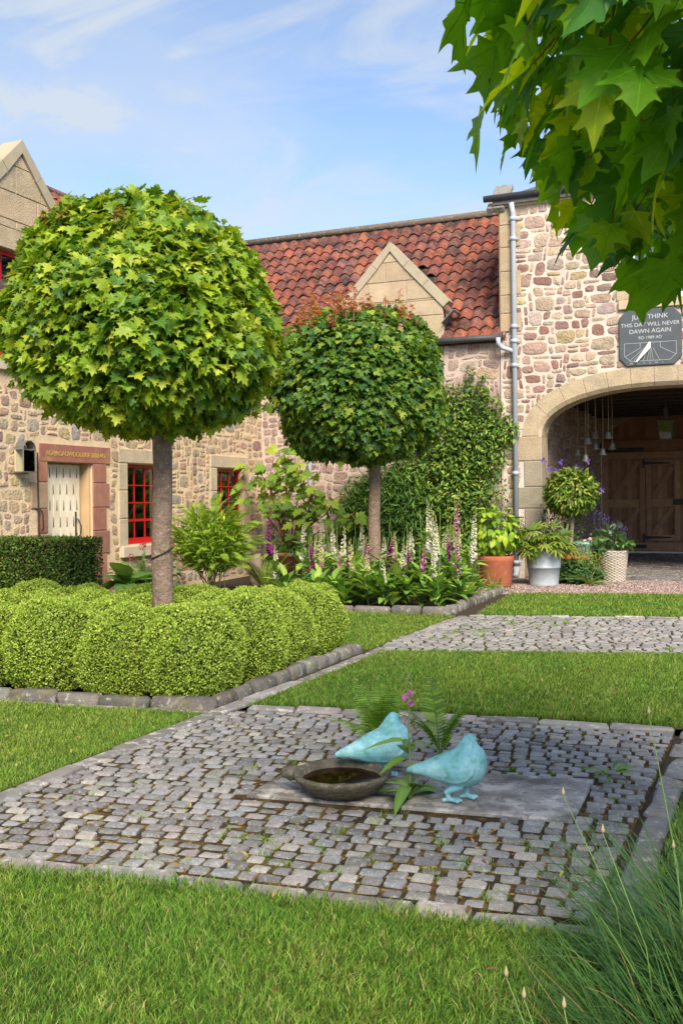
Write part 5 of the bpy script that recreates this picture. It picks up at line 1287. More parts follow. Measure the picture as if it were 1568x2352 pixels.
# red valerian
vl = thing('red_valerian', 'red valerian with blue green leaves beside maple trunk', 'flower', (-8.35, 13.1, 0)); g = np.random.default_rng(55); m = MB(); f_ = MB(); lv = MB()
for i in range(9):
    x, y = -8.4 + g.normal(0, .35), 13.0 + g.normal(0, .12); h = g.uniform(.55, .85); m.add(tube([(x, y, 0), (x + .02, y, h * .5), (x + g.normal(0, .04), y, h)], .006, 4), (.12, .2, .08))
    k = 40; d = norm(g.normal(size=(k, 3))); gm, cc = cloud_leaves(k, SMALL, np.array([x, y, h]) + d * .035, d, .03, [(.42, .03, .06), (.5, .05, .10)], g); f_.add(gm, cc)
    k = 12; d = norm(g.normal(size=(k, 3)) * [1, 1, .3]); gm, cc = cloud_leaves(k, OV, np.column_stack([np.full(k, x), np.full(k, y), g.uniform(.05, h * .8, k)]), d, .13, [(.10, .18, .09), (.14, .23, .11)], g); lv.add(gm, cc)
part('stem', m, M_twig, vl); part('flower_head', f_, M_flower, vl, False, 'stuff'); part('foliage', lv, M_foliage, vl, False, 'stuff')

# ---- foxgloves
FOXL = leaf_set(LANCE, .25, (.35, .6, .2), [(.14, .27, .042), (.20, .34, .05), (.09, .20, .035), (.29, .40, .07)], M_foliage)
bell_t = lathe([(.16, 0), (.24, .25), (.34, .6), (.46, .9), (.52, 1.0)], 7, cap0=True)
def spike_mesh(seed, H, kind, dens=1.0):
    g = np.random.default_rng(seed); m = MB(); z0 = H * .43; n = int(52 * dens)
    pc = {'p': [(.36, .05, .26), (.44, .08, .32), (.30, .04, .22)], 'w': [(.76, .74, .62), (.80, .78, .70)], 'c': [(.76, .72, .42), (.72, .70, .48)], 'k': [(.62, .26, .42), (.52, .14, .36), (.70, .5, .5)]}[kind]
    for i in range(n):
        u = (i + g.random() * .5) / n; z = z0 + (H - z0) * u; a = g.uniform(-1.9, 1.9) - PI / 2 + .2; s = .060 * (1.05 - .80 * u) * (H / 1.0) ** .4
        d = np.array([[math.cos(a) * .75, math.sin(a) * .75, -.65 + .9 * u]]); X, Y, Z = frames(np.cross(d, [[0, 0, 1.0]]), d)
        b = u > .62
        V = np.array([[0, 0, z]]) + (bell_t[0][:, :1] * X + bell_t[0][:, 1:2] * Y + bell_t[0][:, 2:3] * norm(d)) * s
        c = np.array(pc[g.integers(len(pc))]) * g.uniform(.85, 1.1)
        if b: t = (u - .62) / .38; c = c * (1 - t) + np.array([.42, .46, .16]) * t
        elif kind in 'wc' and u > .35: c = c * .6 + np.array([.7, .68, .34]) * .4
        m.add((V, bell_t[1]), np.clip(c, 0, .9))
    st = MB().add(tube([(0, 0, 0), (.01, .0, H * .4), (-.01, .0, H * .8), (0, 0, H * 1.03)], [.010, .008, .005, .002], 5), (.16, .24, .07))
    return m.mesh('flower_spike', M_flower, True), st.mesh('stem', M_twig, True)
FX = [(-7.55, 14.9, 1.37, 'p'),(-6.67, 14.3, 1.16, 'w'),(-6.21, 13.6, 0.88, 'p'),(-6.31, 14.0, 0.9, 'c'),(-6.35, 14.6, 1.24, 'w'),(-6.06, 14.2, 1.08, 'w'),(-5.96, 13.4, 0.61, 'k'),(-5.66, 13.5, 0.71, 'k'),(-5.42, 13.2, 0.77, 'p'),(-5.75, 14.4, 1.09, 'w'),(-5.38, 13.7, 0.89, 'p'),(-5.26, 13.0, 0.89, 'c'),(-5.66, 14.7, 1.03, 'c'),(-4.98, 13.3, 0.9, 'w'),(-5.08, 14.2, 0.92, 'c'),(-4.61, 13.0, 0.79, 'k'),(-4.69, 13.6, 0.93, 'w'),(-4.43, 13.1, 0.83, 'p'),(-4.82, 14.3, 1.01, 'w'),(-4.69, 14.5, 1.25, 'w'),(-4.72, 14.8, 1.28, 'p'),(-4.48, 14.2, 1.39, 'w'),(-4.27, 13.0, 0.83, 'k'),(-4.5, 14.6, 1.19, 'c'),(-4.15, 13.7, 1.17, 'w'),(-4.27, 14.3, 1.03, 'w'),(-4.07, 13.9, 1.46, 'k'),(-4.22, 14.6, 1.18, 'c'),(-3.92, 13.3, 1.0, 'p'),(-3.85, 13.2, 0.95, 'k'),(-3.90, 13.8, 0.98, 'w'),(-3.95, 14.4, 1.24, 'w'),(-4.93, 12.7, 0.72, 'c'),(-4.67, 12.6, 0.64, 'w'),(-4.03, 12.9, 0.75, 'w')] + [(-6.5 + .19 * i, 13.1 + .9 * ((i * 7) % 5) / 5, .78 + .30 * ((i * 5) % 7) / 7, 'wkcpw'[i % 5]) for i in range(0, 14, 2)]
LBF = {'p': 'purple foxglove spire with broad leaf rosette in the kerbed bed', 'w': 'white foxglove spire with broad leaf rosette in the kerbed bed', 'c': 'cream yellow foxglove spire in the kerbed bed', 'k': 'pale pink foxglove spire in the kerbed bed'}
def foxglove(x, y, h, kind, seed, label, group, leaves=13, lsize=.30, dens=1.0):
    t = thing('foxglove', label, 'flower', (x, y, 0), group)
    a, b = spike_mesh(seed, h, kind, dens)
    for nm, me in (('flower_spike', a), ('stem', b)):
        M4 = Matrix.Translation((x, y, .0)) @ Matrix.Rotation(rng.normal(0, .06), 4, 'Y') @ Matrix.Rotation(rng.normal(0, .05), 4, 'X'); put(nm, me, t, M4)
    rosette(t, (x, y, .03), FOXL, leaves, lsize, seed, (.1, 1.2), .02, h * .42)
    rosette(t, (x, y, h * .30), FOXL, 16, lsize * .75, seed + 900, (.3, 1.25), .0, h * .36, .01)
    return t
for i, (x, y, h, k) in enumerate(FX):
    h *= 1.05
    if i == 0: lab = 'tall purple foxglove standing apart beside the terracotta pot'; grp = None
    elif h > 1.45 and k == 'k': lab = 'tallest pink foxglove spire near the large leafy terracotta pot'; grp = None
    else: lab = LBF[k]; grp = 'foxgloves in the kerbed bed'
    foxglove(x, y, h, k, 300 + i, lab, grp, 20 if y < 13.8 else 13, .29 if y < 13.4 else .27)
# leaf rosettes without flowers, filling the front and right of the bed
g = np.random.default_rng(91)
for i in range(15):
    x, y = [(-3.95 - .22 * i, 12.62 + .22 * g.random()) for _ in (0,)][0] if i < 11 else (-3.95 - .1 * g.random(), 12.9 + .6 * (i - 11))
    t = thing('foxglove_rosette', 'leafy foxglove rosette without a flower spike along bed kerb', 'plant', (x, y, 0), 'flowerless foxglove rosettes')
    rosette(t, (x, y, .02), FOXL, 20, .27, 700 + i, (.2, 1.3), .02, .32)
# the single foxglove between the birds
bx, by = -1.58, 4.60
FOXB = leaf_set(LANCE, .3, (.9, 1.3, .5), [(.13, .235, .045), (.18, .29, .06), (.10, .20, .04)], M_foliage)
fxb = thing('foxglove', 'lone foxglove with few pink bells growing between the birds', 'flower', (bx, by, 0))
st_ = [(bx, by, .0), (bx + .004, by, .18), (bx - .004, by + .003, .36), (bx + .002, by + .005, .50), (bx - .006, by + .005, .60), (bx - .003, by + .004, .66)]
part('stem', MB().add(tube(st_, [.008, .0065, .005, .004, .003, .002], 6), (.20, .24, .10)), M_twig, fxb, True)
rosette(fxb, (bx, by, .03), FOXB, 15, .15, 12, (.25, 1.2), .0, .06, .01)
rosette(fxb, (bx, by, .18), FOXB, 8, .12, 14, (.2, .9), .0, .16, .006)
fm = MB()
for z, a, s in ((.545, 2.6, .030), (.56, .6, .030), (.515, -.4, .034), (.53, 2.9, .03), (.60, 1.0, .018), (.62, 2.9, .014), (.64, .3, .012), (.655, 2, .010)):
    d = np.array([[math.cos(a) * .8, math.sin(a) * .8 - .3, -.5]]); X, Y, Z = frames(np.cross(d, [[0, 0, 1.0]]), d)
    fm.add((np.array([[bx - .003, by + .005, z]]) + (bell_t[0][:, :1] * X + bell_t[0][:, 1:2] * Y + bell_t[0][:, 2:3] * norm(d)) * s, bell_t[1]), (.62, .22, .42) if s > .02 else (.40, .36, .18))
part('flower_bells', fm, M_flower, fxb, True)
# small seedling by the slab corner
sd_ = thing('foxglove_seedling', 'small pale seedling growing at the corner of flagstone slab', 'plant', (-.74, 5.33, 0)); rosette(sd_, (-.74, 5.33, .03), FOXB, 8, .10, 33, (.1, 1.1), .0, .04)

# ---- oak leaf hydrangea in weathered pot
OAK = [(0, 0), (.16, .03), (.34, .10), (.25, .22), (.44, .34), (.50, .46), (.28, .46), (.24, .54), (.33, .72), (.17, .72), (0, 1.0)]
OAKL = []
for k, (fo, cu_) in enumerate(((.15, .3), (.05, .45), (.25, .2))):
    for c in ((.26, .38, .04), (.35, .45, .045), (.18, .30, .035), (.13, .24, .035)): OAKL.append(MB().add(fan_leaf(OAK, (0, .36), fo, cu_, .02, k), c).mesh('leaf', M_foliage))
hy = thing('oakleaf_hydrangea', 'leggy oak leaf hydrangea with lobed leaves against the corner wall', 'shrub', (-8.30, 17.35, 0))
g = np.random.default_rng(17); m = MB(); cnt = 0
for i in range(14):
    ax_ = -8.35 + g.uniform(-.12, .12); tx = -9.40 + 2.55 * (i + .5) / 14 + g.uniform(-.1, .1); ht = 2.75 - .14 * abs(i - 4.5) + g.uniform(-.55, .05)
    path = [(ax_, 17.3, .45), (ax_ + (tx - ax_) * .35, 17.3 + g.uniform(-.15, .1), .45 + (ht - .45) * .4), (ax_ + (tx - ax_) * .8, 17.4 + g.uniform(-.3, .2), .45 + (ht - .45) * .75), (tx, 17.35 + g.uniform(-.3, .3), ht)]
    m.add(tube(path, [.018, .014, .010, .006], 6), (.22, .10, .055)); path = np.array(path)
    for k in range(15):
        s = g.uniform(.15, 1.0) ** .7; p = np.array([np.interp(s, [0, .33, .66, 1], path[:, j]) for j in range(3)]); p[0] = max(p[0], -9.36); a = g.uniform(0, 2 * PI)
        d = np.array([[math.cos(a), math.sin(a) - .5, -.30 + g.uniform(-.25, .2)]]); X, Y, Z = frames(d, np.array([[.1, -.75, .8]]) + g.normal(0, .22, (1, 3))); sz = g.uniform(.19, .31); p = p + d[0] * .10; p[0] = max(p[0], -9.33)
        M4 = Matrix(((*(X[0] * sz), 0), (*(Y[0] * sz), 0), (*(Z[0] * sz), 0), (0, 0, 0, 1))).transposed(); M4.translation = Vector(p); put('leaf', OAKL[g.integers(len(OAKL))], hy, M4)
part('stems', m, M_bark, hy, True)
part('pot', MB().add(lathe([(.20, 0), (.27, .40), (.30, .41), (.31, .47), (.285, .48), (.27, .42), (.25, .38)], 26, (-8.32, 17.28, 0))), M_oldterra, hy, True, label='whitened terracotta pot')
k = 420; d = norm(g.normal(size=(k, 3)) * [1, 1, .5]); d[:, 2] = np.abs(d[:, 2]); gm, cc = cloud_leaves(k, OV, np.array([-8.32, 17.25, .50]) + d * np.array([.33, .28, .30]) * g.random((k, 1)) ** .3, d, .075, [(.11, .22, .035), (.16, .28, .04)], g); part('underplanting', MB().add(gm, cc), M_foliage, hy, False, 'stuff')
# carved stone fragment
cs = thing('carved_stone', 'small draped sandstone torso fragment half hidden behind the royal fern', 'statue', (-7.95, 15.2, 0))
rings = []
for z, rx, ry, ox in ((0, .13, .12, .02), (.1, .15, .13, .02), (.2, .14, .12, 0), (.28, .10, .10, -.01), (.36, .12, .11, -.01), (.45, .10, .09, .0), (.52, .05, .05, .01)):
    a = np.arange(18) * 2 * PI / 18; rr_ = 1 + .10 * np.sin(a * 6 + z * 9); rings.append(np.stack([-7.95 + ox + rx * np.cos(a) * rr_, 15.2 + ry * np.sin(a) * rr_, np.full(18, z * 1.1)], 1))
part('torso', MB().add(loft(rings)), M_statue, cs, True)

# ---- pots by the archway
g = np.random.default_rng(19)
# leafy terracotta pot
p1 = (-4.02, 16.22); t = thing('potted_plant', 'lush lime leaved shrub in a large terracotta pot', 'potted plant', (*p1, 0))
part('pot', MB().add(lathe([(.24, 0), (.25, .03), (.275, .40), (.295, .44), (.30, .52), (.275, .53), (.26, .47), (.24, .44)], 28, (*p1, 0))), M_terra, t, True)
LIME = leaf_set(BROAD, .2, (.35, .7), [(.30, .42, .03), (.38, .49, .04), (.21, .34, .03), (.14, .26, .03)], M_foliage)
for i in range(290):
    d = norm(g.normal(size=3)); d[2] = d[2] * .9 + .1; p = np.array([p1[0], p1[1], .90]) + d * np.array([.42, .40, .44]) * g.uniform(.6, 1.0)
    X, Y, Z = frames((d * .7 + np.array([0, 0, -.45]) + g.normal(0, .3, 3))[None], (d * .6 + np.array([0, 0, .8]) + g.normal(0, .25, 3))[None]); s = g.uniform(.09, .155)
    M4 = Matrix(((*(X[0] * s), 0), (*(Y[0] * s), 0), (*(Z[0] * s), 0), (0, 0, 0, 1))).transposed(); M4.translation = Vector(p); put('leaf', LIME[g.integers(len(LIME))], t, M4)
m = MB(); g2 = np.random.default_rng(3)
for i in range(22): a = g2.uniform(0, 6.28); m.add(tube([(p1[0], p1[1], .45), (p1[0] + .3 * math.cos(a) * g2.random(), p1[1] + .3 * math.sin(a) * g2.random(), 1.15)], [.008, .004], 4), (.12, .14, .05))
part('stems', m, M_twig, t)
part('support_ring', MB().add(tube([(p1[0] + .46 * math.cos(a), p1[1] + .46 * math.sin(a), 1.16) for a in np.linspace(0, 2 * PI, 33)], .006, 4)), M_iron, t)
for a in (0.4, 2.5, 4.6): part('support_leg', MB().add(tube([(p1[0] + .25 * math.cos(a), p1[1] + .25 * math.sin(a), .45), (p1[0] + .46 * math.cos(a), p1[1] + .46 * math.sin(a), 1.16)], .005, 4)), M_iron, t)
# zinc bucket with palmate plant
p2 = (-3.34, 16.78); t = thing('potted_plant', 'cut leaved plant spilling over a galvanised zinc bucket', 'potted plant', (*p2, 0))
part('bucket', MB().add(lathe([(.24, 0), (.25, .015), (.24, .04), (.27, .30), (.285, .305), (.275, .32), (.30, .58), (.315, .60), (.30, .61), (.285, .56)], 32, (*p2, 0))), M_zinc, t, True)
CUT = []
for c in ((.14, .24, .03), (.20, .30, .035), (.10, .18, .03), (.27, .30, .05)):
    m = MB()
    for k, a in enumerate((-1.25, -.65, 0, .65, 1.25)):
        v, f = ribbed([(0, 0), (.05, .2), (.11, .45), (.07, .6), (.09, .75), (0, 1.0)], .2, .3); s = 1 - .25 * abs(a) / 1.25; v = v * s
        m.add((np.column_stack([v[:, 0] * math.cos(a) + v[:, 1] * math.sin(a), -v[:, 0] * math.sin(a) + v[:, 1] * math.cos(a), v[:, 2]]), f), c)
    CUT.append(m.mesh('leaf', M_foliage, True))
for i in range(210):
    d = norm(g.normal(size=3)); d[2] = abs(d[2]) * .9 - .35 * (g.random() < .45); p = np.array([p2[0], p2[1], .66]) + d * np.array([.50, .46, .42]) * g.uniform(.55, 1.0)
    X, Y, Z = frames((d * .8 + np.array([0, 0, -.35]) + g.normal(0, .3, 3))[None], (d * .5 + np.array([0, 0, .9]) + g.normal(0, .25, 3))[None]); s = g.uniform(.14, .22)
    M4 = Matrix(((*(X[0] * s), 0), (*(Y[0] * s), 0), (*(Z[0] * s), 0), (0, 0, 0, 1))).transposed(); M4.translation = Vector(p); put('leaf', CUT[g.integers(4)], t, M4)
m = MB()
for i in range(16): a = g.uniform(0, 6.28); r = g.random() * .4; m.add(tube([(p2[0], p2[1], .5), (p2[0] + r * math.cos(a), p2[1] + r * math.sin(a), .75 + .3 * g.random())], [.008, .004], 4), (.16, .10, .06))
part('stems', m, M_twig, t)
# standard bay
p3 = (-3.03, 17.70); t = thing('bay_standard', 'lollipop clipped bay tree with bare stem in front of the archway', 'tree', (*p3, 0))
part('pot', MB().add(lathe([(.18, 0), (.24, .38), (.26, .40), (.26, .46), (.23, .46), (.22, .40)], 24, (*p3, 0))), M_terra, t, True)
part('trunk', MB().add(tube([(p3[0], p3[1], .3), (p3[0] - .01, p3[1], .7), (p3[0] + .012, p3[1], 1.0), (p3[0] + .01, p3[1], 1.5)], [.035, .034, .032, .025], 9), (.30, .24, .17)), M_bark, t, True)
bmesh_l = leaf_set([(0, 0), (.12, .2), (.19, .45), (.12, .8), (0, 1.0)], .3, (.15, .4), [(.12, .21, .025), (.20, .29, .03), (.08, .15, .022), (.34, .36, .06)], M_foliage)
n = 2100; d = norm(g.normal(size=(n, 3))); P = np.array([p3[0], p3[1], 1.58]) + d * np.array([.45, .45, .40]) * (1 - .35 * g.random(n) ** 1.6)[:, None]
tocam = norm(CAM - np.array([*p3, 1.5])); od = np.argsort(-(d @ tocam) - np.linalg.norm(P - np.array([p3[0], p3[1], 1.58]), axis=1) * 2)
X, Y, Z = frames(d * .6 - np.array([0, 0, .35]) + g.normal(size=(n, 3)) * .5, d * .7 + np.array([0, 0, .5]) + g.normal(size=(n, 3)) * .3); sz = g.uniform(.075, .125, n)
for i in od[:260]:
    M4 = Matrix(((*(X[i] * sz[i]), 0), (*(Y[i] * sz[i]), 0), (*(Z[i] * sz[i]), 0), (0, 0, 0, 1))).transposed(); M4.translation = Vector(P[i]); put('leaf', bmesh_l[g.integers(len(bmesh_l))], t, M4)
ii = od[260:]; V, F = inst(OV[0], OV[1], P[ii], X[ii], Y[ii], Z[ii], sz[ii]); cc = np.array([(.12, .21, .025), (.17, .26, .03), (.07, .13, .02), (.26, .30, .05)])[g.integers(4, size=len(ii))]
part('crown', MB().add((V, F), rep(cc, len(OV[0]))), M_foliage, t, False, 'stuff')
k = 200; d2 = norm(g.normal(size=(k, 3))); d2[:, 2] = abs(d2[:, 2]) * .4; gm, cc = cloud_leaves(k, SMALL, np.array([p3[0], p3[1], .46]) + d2 * .22, d2, .03, [(.18, .22, .03), (.12, .17, .03)], g); part('moss_top', MB().add(gm, cc), M_foliage, t, False, 'stuff')
# clematis behind the bay
cl = thing('clematis', 'purple clematis flowers scrambling behind the clipped bay', 'climber', (-3.25, 18.0, 0)); m = MB(); fw_ = MB(); lv = MB()
for i in range(9):
    x = -3.55 + i * .115 + g.uniform(-.03, .03); z = 2.02 + g.uniform(-.08, .14) if i < 8 else 1.6
    if i == 8: x = -2.52
    m.add(tube([(-3.45 + g.uniform(0, .3), 18.05, .1), (-3.4 + .05 * i, 18.0, 1.2), (x, 17.9, z)], [.006, .005, .003], 4), (.14, .12, .06))
    for k in range(5):
        a = k * 1.257 + g.random(); dd = np.array([[math.cos(a), -.5, math.sin(a)]]); X, Y, Z = frames(dd, np.array([[0, -1.0, .2]])); V, F = inst(*OV, np.array([[x, 17.88, z]]), X, Y, Z, [.065]); fw_.add((V, F), np.array((.19, .10, .42)) * g.uniform(.8, 1.3))
k = 420; P = np.column_stack([g.uniform(-3.62, -2.9, k), g.uniform(17.95, 18.2, k), g.uniform(.3, 1.5, k)]); d2 = norm(g.normal(size=(k, 3)) - [0, 1, 0]); gm, cc = cloud_leaves(k, OV, P, d2, .08, [(.06, .13, .025), (.09, .17, .03)], g); lv.add(gm, cc)
part('stems', m, M_twig, cl); part('flowers', fw_, M_flower, cl, False, 'stuff'); part('foliage', lv, M_foliage, cl, False, 'stuff')
# alchemilla and sedge
al = thing('ladys_mantle', 'spreading lady\'s mantle with tiny yellow flowers on the gravel', 'plant', (-2.92, 17.35, 0))
k = 900; a = g.uniform(0, 6.28, k); r = np.sqrt(g.random(k)); P = np.column_stack([-2.95 + .50 * r * np.cos(a), 17.35 + .34 * r * np.sin(a), .06 + .34 * (1 - r ** 2) ** .6 * g.uniform(.5, 1, k)]); d2 = norm(np.column_stack([np.cos(a), np.sin(a), 0 * a]) + [0, -.3, .3])
RND = fan_leaf([(0, 0), (.3, .02), (.5, .25), (.52, .5), (.4, .75), (.2, .9), (0, .86)], (0, .45), .12, .1)
gm, cc = cloud_leaves(k, RND, P, d2, .095, [(.075, .165, .06), (.10, .21, .06), (.055, .13, .045)], g, .8); part('foliage', MB().add(gm, cc), M_foliage, al, False, 'stuff')
k = 1900; P = np.column_stack([g.normal(-2.80, .26, k), g.normal(17.33, .15, k), g.uniform(.25, .62, k)]); P[:, 2] -= np.abs(P[:, 0] + 2.8) * .35; gm, cc = cloud_leaves(k, SMALL, P, norm(g.normal(size=(k, 3))), .024, [(.42, .42, .04), (.34, .38, .05), (.20, .27, .05)], g); part('flowers', MB().add(gm, cc), M_flower, al, False, 'stuff')
BLADE = ribbed([(0, 0), (.035, .2), (.04, .55), (0, 1.0)], .3, .5)
BLM = [MB().add(BLADE, c).mesh('blade', M_foliage, True) for c in ((.30, .36, .12), (.22, .30, .08), (.40, .42, .20), (.16, .24, .06))]
sg_ = thing('striped_sedge', 'tufted striped sedge arching over the gravel beside lady\'s mantle', 'plant', (-2.62, 16.98, 0)); rosette(sg_, (-2.62, 16.98, .01), BLM, 44, .40, 51, (.25, 1.25), .0, .02, .03, 'blade')
# green glazed pot with daisies
p4 = (-2.90, 18.25); t = thing('potted_plant', 'white daisies in a pale green glazed pot behind the bay stem', 'potted plant', (*p4, 0))
part('pot', MB().add(lathe([(.22, 0), (.27, .3), (.29, .60), (.31, .62), (.31, .68), (.28, .68), (.26, .6)], 26, (*p4, 0))), M_glaze, t, True)
m = MB(); gm_ = MB(); sm = MB()
k = 500; P = np.column_stack([g.normal(p4[0] + .25, .2, k), g.normal(p4[1] - .25, .12, k), g.uniform(.35, .74, k)]); gm, cc = cloud_leaves(k, OV, P, norm(g.normal(size=(k, 3))), .05, [(.07, .13, .05), (.10, .17, .05)], g); gm_.add(gm, cc)
for i in range(10):
    c_ = np.array([p4[0] + .05 + .45 * g.random(), p4[1] - .32 + .1 * g.random(), .70 + .17 * g.random()]); sm.add(tube([(p4[0] + .1, p4[1] - .1, .55), c_], .003, 4), (.1, .17, .05))
    for kk in range(9):
        a = kk * .698; dd = np.array([[math.cos(a), -.25, math.sin(a)]]); X, Y, Z = frames(dd, np.array([[0, -1.0, .3]])); V, F = inst(*SMALL, c_[None], X, Y, Z, [.034]); m.add((V, F), (.80, .80, .80))
    m.add(lathe([(.011, 0), (.008, .006)], 6, tuple(c_ + [0, -.012, -.003])), (.65, .45, .04))
part('flowers', m, M_flower, t, False, 'stuff'); part('foliage', gm_, M_foliage, t, False, 'stuff'); part('stems', sm, M_twig, t)
# wicker basket with salvia
p5 = (-2.36, 18.0); t = thing('wicker_basket', 'pale woven wicker basket planted with leafy purple salvia', 'basket', (*p5, 0))
for r in range(23):
    z = .012 + r * .0232; R0 = .185 + .055 * z / .53; a = np.linspace(0, 2 * PI, 57); ph = PI * (r % 2); wv = .011 * np.cos(a * 14 + ph)
    pts_ = np.column_stack([p5[0] + (R0 + wv) * np.cos(a), p5[1] + (R0 + wv) * np.sin(a), np.full(57, z)]); part('weave', MB().add(tube(pts_, .0125, 5, False), jit((.50, .43, .37), .12, .03)), M_wicker, t, True)
for i in range(28): a = i * 2 * PI / 28; part('stake', MB().add(tube([(p5[0] + .185 * math.cos(a), p5[1] + .185 * math.sin(a), 0), (p5[0] + .24 * math.cos(a), p5[1] + .24 * math.sin(a), .545)], .009, 4), (.42, .36, .30)), M_wicker, t)
part('soil', MB().add(lathe([(.18, .02), (.225, .50)], 20, (*p5, 0), True, True), (.05, .035, .025)), M_earth, t)
SALV = leaf_set(BROAD, .25, (.3, .6), [(.10, .21, .06), (.14, .26, .07), (.075, .16, .05)], M_foliage)
for i in range(80):
    d = norm(g.normal(size=3)); d[2] = abs(d[2]); p = np.array([p5[0], p5[1], .56]) + d * np.array([.33, .30, .40]) * g.uniform(.5, 1.0); X, Y, Z = frames((d * .8 + [0, 0, .1] + g.normal(0, .35, 3))[None], (d * .3 + [0, 0, .9] + g.normal(0, .3, 3))[None]); s = g.uniform(.10, .17)
    M4 = Matrix(((*(X[0] * s), 0), (*(Y[0] * s), 0), (*(Z[0] * s), 0), (0, 0, 0, 1))).transposed(); M4.translation = Vector(p); put('leaf', SALV[g.integers(len(SALV))], t, M4)
m = MB(); sm = MB()
for i in range(8):
    x, y, h = p5[0] - .30 + .075 * i, p5[1] + g.uniform(-.1, .05), 1.25 - .05 * i + g.uniform(-.05, .1); sm.add(tube([(p5[0], p5[1], .55), (x, y, .95), (x, y, h)], [.005, .004, .002], 4), (.10, .13, .08))
    k = 60; P = np.column_stack([g.normal(x, .012, k), g.normal(y, .012, k), g.uniform(h - .22, h, k)]); gm, cc = cloud_leaves(k, SMALL, P, norm(g.normal(size=(k, 3)) * [1, 1, .3]), .026, [(.10, .07, .26), (.14, .09, .32), (.07, .05, .16)], g); m.add(gm, cc)
part('flower_spike', m, M_flower, t, False, 'stuff'); part('stems', sm, M_twig, t)
# leaning board inside the archway
lb_ = MB().add(obox((-3.05, 19.6, .58), norm([1, .1, .22]), norm([.0, .92, .38]), np.cross(norm([1, .1, .22]), norm([.0, .92, .38])), .62, .45, .03, .004), (.16, .07, .045)); lb_.add(obox((-3.05, 19.75, .18), (1, 0, 0), (0, 1, 0), (0, 0, 1), .05, .05, .36), (.12, .06, .04))
tag(part('leaning_board', lb_, M_darkwood), 'tilted dark brown board propped behind the pots in the passage', 'board')
# fallen bits of foliage under the pots: strawberry like creeper
k = 260; P = np.column_stack([g.uniform(-4.9, -3.75, k), g.uniform(15.2, 15.9, k), g.uniform(.01, .12, k)]); gm, cc = cloud_leaves(k, BLADE, P, norm(g.normal(size=(k, 3)) + [0, 0, .6]), .22, [(.13, .23, .035), (.18, .28, .045)], g); tag(part('rough_grass', MB().add(gm, cc), M_foliage, None, False, 'stuff'), 'rough grass clumps at the end of the foxglove bed', 'grass')

# ================================================================== BIRDS, BOWL, NEAR BED
def ell(c, r, n=14, k=9):
    rings = []
    for j in range(1, k):
        t = PI * j / k; rings.append([(c[0] + r[0] * math.sin(t) * math.cos(a), c[1] + r[1] * math.sin(t) * math.sin(a), c[2] - r[2] * math.cos(t)) for a in np.arange(n) * 2 * PI / n])
    return loft(rings)
def bird_mesh():
    m = MB(); n = 20; a = np.arange(n) * 2 * PI / n
    sec = [(-.262, .142, .010, .010), (-.235, .146, .022, .020), (-.19, .150, .036, .032), (-.13, .153, .060, .055), (-.07, .157, .082, .077), (-.01, .160, .095, .094), (.04, .168, .098, .097), (.080, .176, .092, .088), (.104, .182, .066, .060), (.116, .186, .025, .022)]
    m.add(loft([np.stack([np.full(n, x), ry * np.cos(a), z + rz * np.sin(a)], 1) for x, z, ry, rz in sec]))
    nk = [(.018, .18, .088), (.020, .215, .078), (.024, .245, .060), (.030, .272, .044), (.034, .295, .031), (.036, .312, .019), (.037, .321, .006)]
    m.add(loft([np.stack([x + r * np.cos(a), r * .92 * np.sin(a), np.full(n, z) + .0 * a], 1) for x, z, r in nk]))
    m.add(tube([(.050, 0, .306), (.064, 0, .303), (.074, 0, .296)], [.008, .006, .002], 8))
    for sy, pts in ((-.030, [(-.005, .085), (-.050, .062), (-.078, .048), (-.066, .030), (-.058, .012)]), (.030, [(.015, .075), (.018, .055), (.020, .035), (.018, .014)])):
        P = [(x, sy, z) for x, z in pts]; R = [.024, .017, .013, .0115, .012] if len(P) == 5 else [.022, .016, .0125, .012]
        m.add(tube(P, R, 9)); f = np.array(P[-1])
        for ang, L in ((-.5, .05), (0.0, .058), (.5, .05), (PI, .038)):
            d = np.array([math.cos(ang), math.sin(ang), 0]); m.add(tube([f + (0, 0, .004), f + d * L * .5 + (0, 0, .001), f + d * L * .85 + (0, 0, -.001), f + d * L + (0, 0, -.004)], [.011, .0095, .011, .005], 8))
    for sy in (-1, 1): m.add(tube([(.035, sy * .062, .240), (.050, sy * .083, .215), (.055, sy * .096, .185), (.045, sy * .098, .150), (.015, sy * .086, .118), (-.04, sy * .066, .104), (-.12, sy * .042, .112), (-.19, sy * .022, .130)], [.004, .006, .007, .007, .006, .006, .005, .003], 7))
    me = m.mesh('bird_raw', None); ob = bpy.data.objects.new('bird_raw', me); LINK(ob)
    r = ob.modifiers.new('r', 'REMESH'); r.mode = 'VOXEL'; r.voxel_size = .0042; r.use_smooth_shade = True
    sm = ob.modifiers.new('s', 'SMOOTH'); sm.factor = .5; sm.iterations = 7
    me2 = bpy.data.meshes.new_from_object(ob.evaluated_get(bpy.context.evaluated_depsgraph_get())); bpy.data.objects.remove(ob)
    me2.name = 'body'; me2.materials.clear(); me2.materials.append(M_bronze)
    for p in me2.polygons: p.use_smooth = True
    return me2
BM = bird_mesh()
for (x, y, rot, sc, lab) in ((-1.33, 4.65, math.radians(16), 1.02, 'turquoise verdigris bird sculpture striding on the bare end of flagstone slab'), (-1.80, 4.87, math.radians(44), 1.09, 'turquoise verdigris bird sculpture half hidden behind the stone bowl')):
    o = bpy.data.objects.new('bird_sculpture', BM); LINK(o); o.location = (x, y, SLABZ + .004); o.rotation_euler = (0, 0, rot); o.scale = (sc, sc, sc); tag(o, lab, 'sculpture')
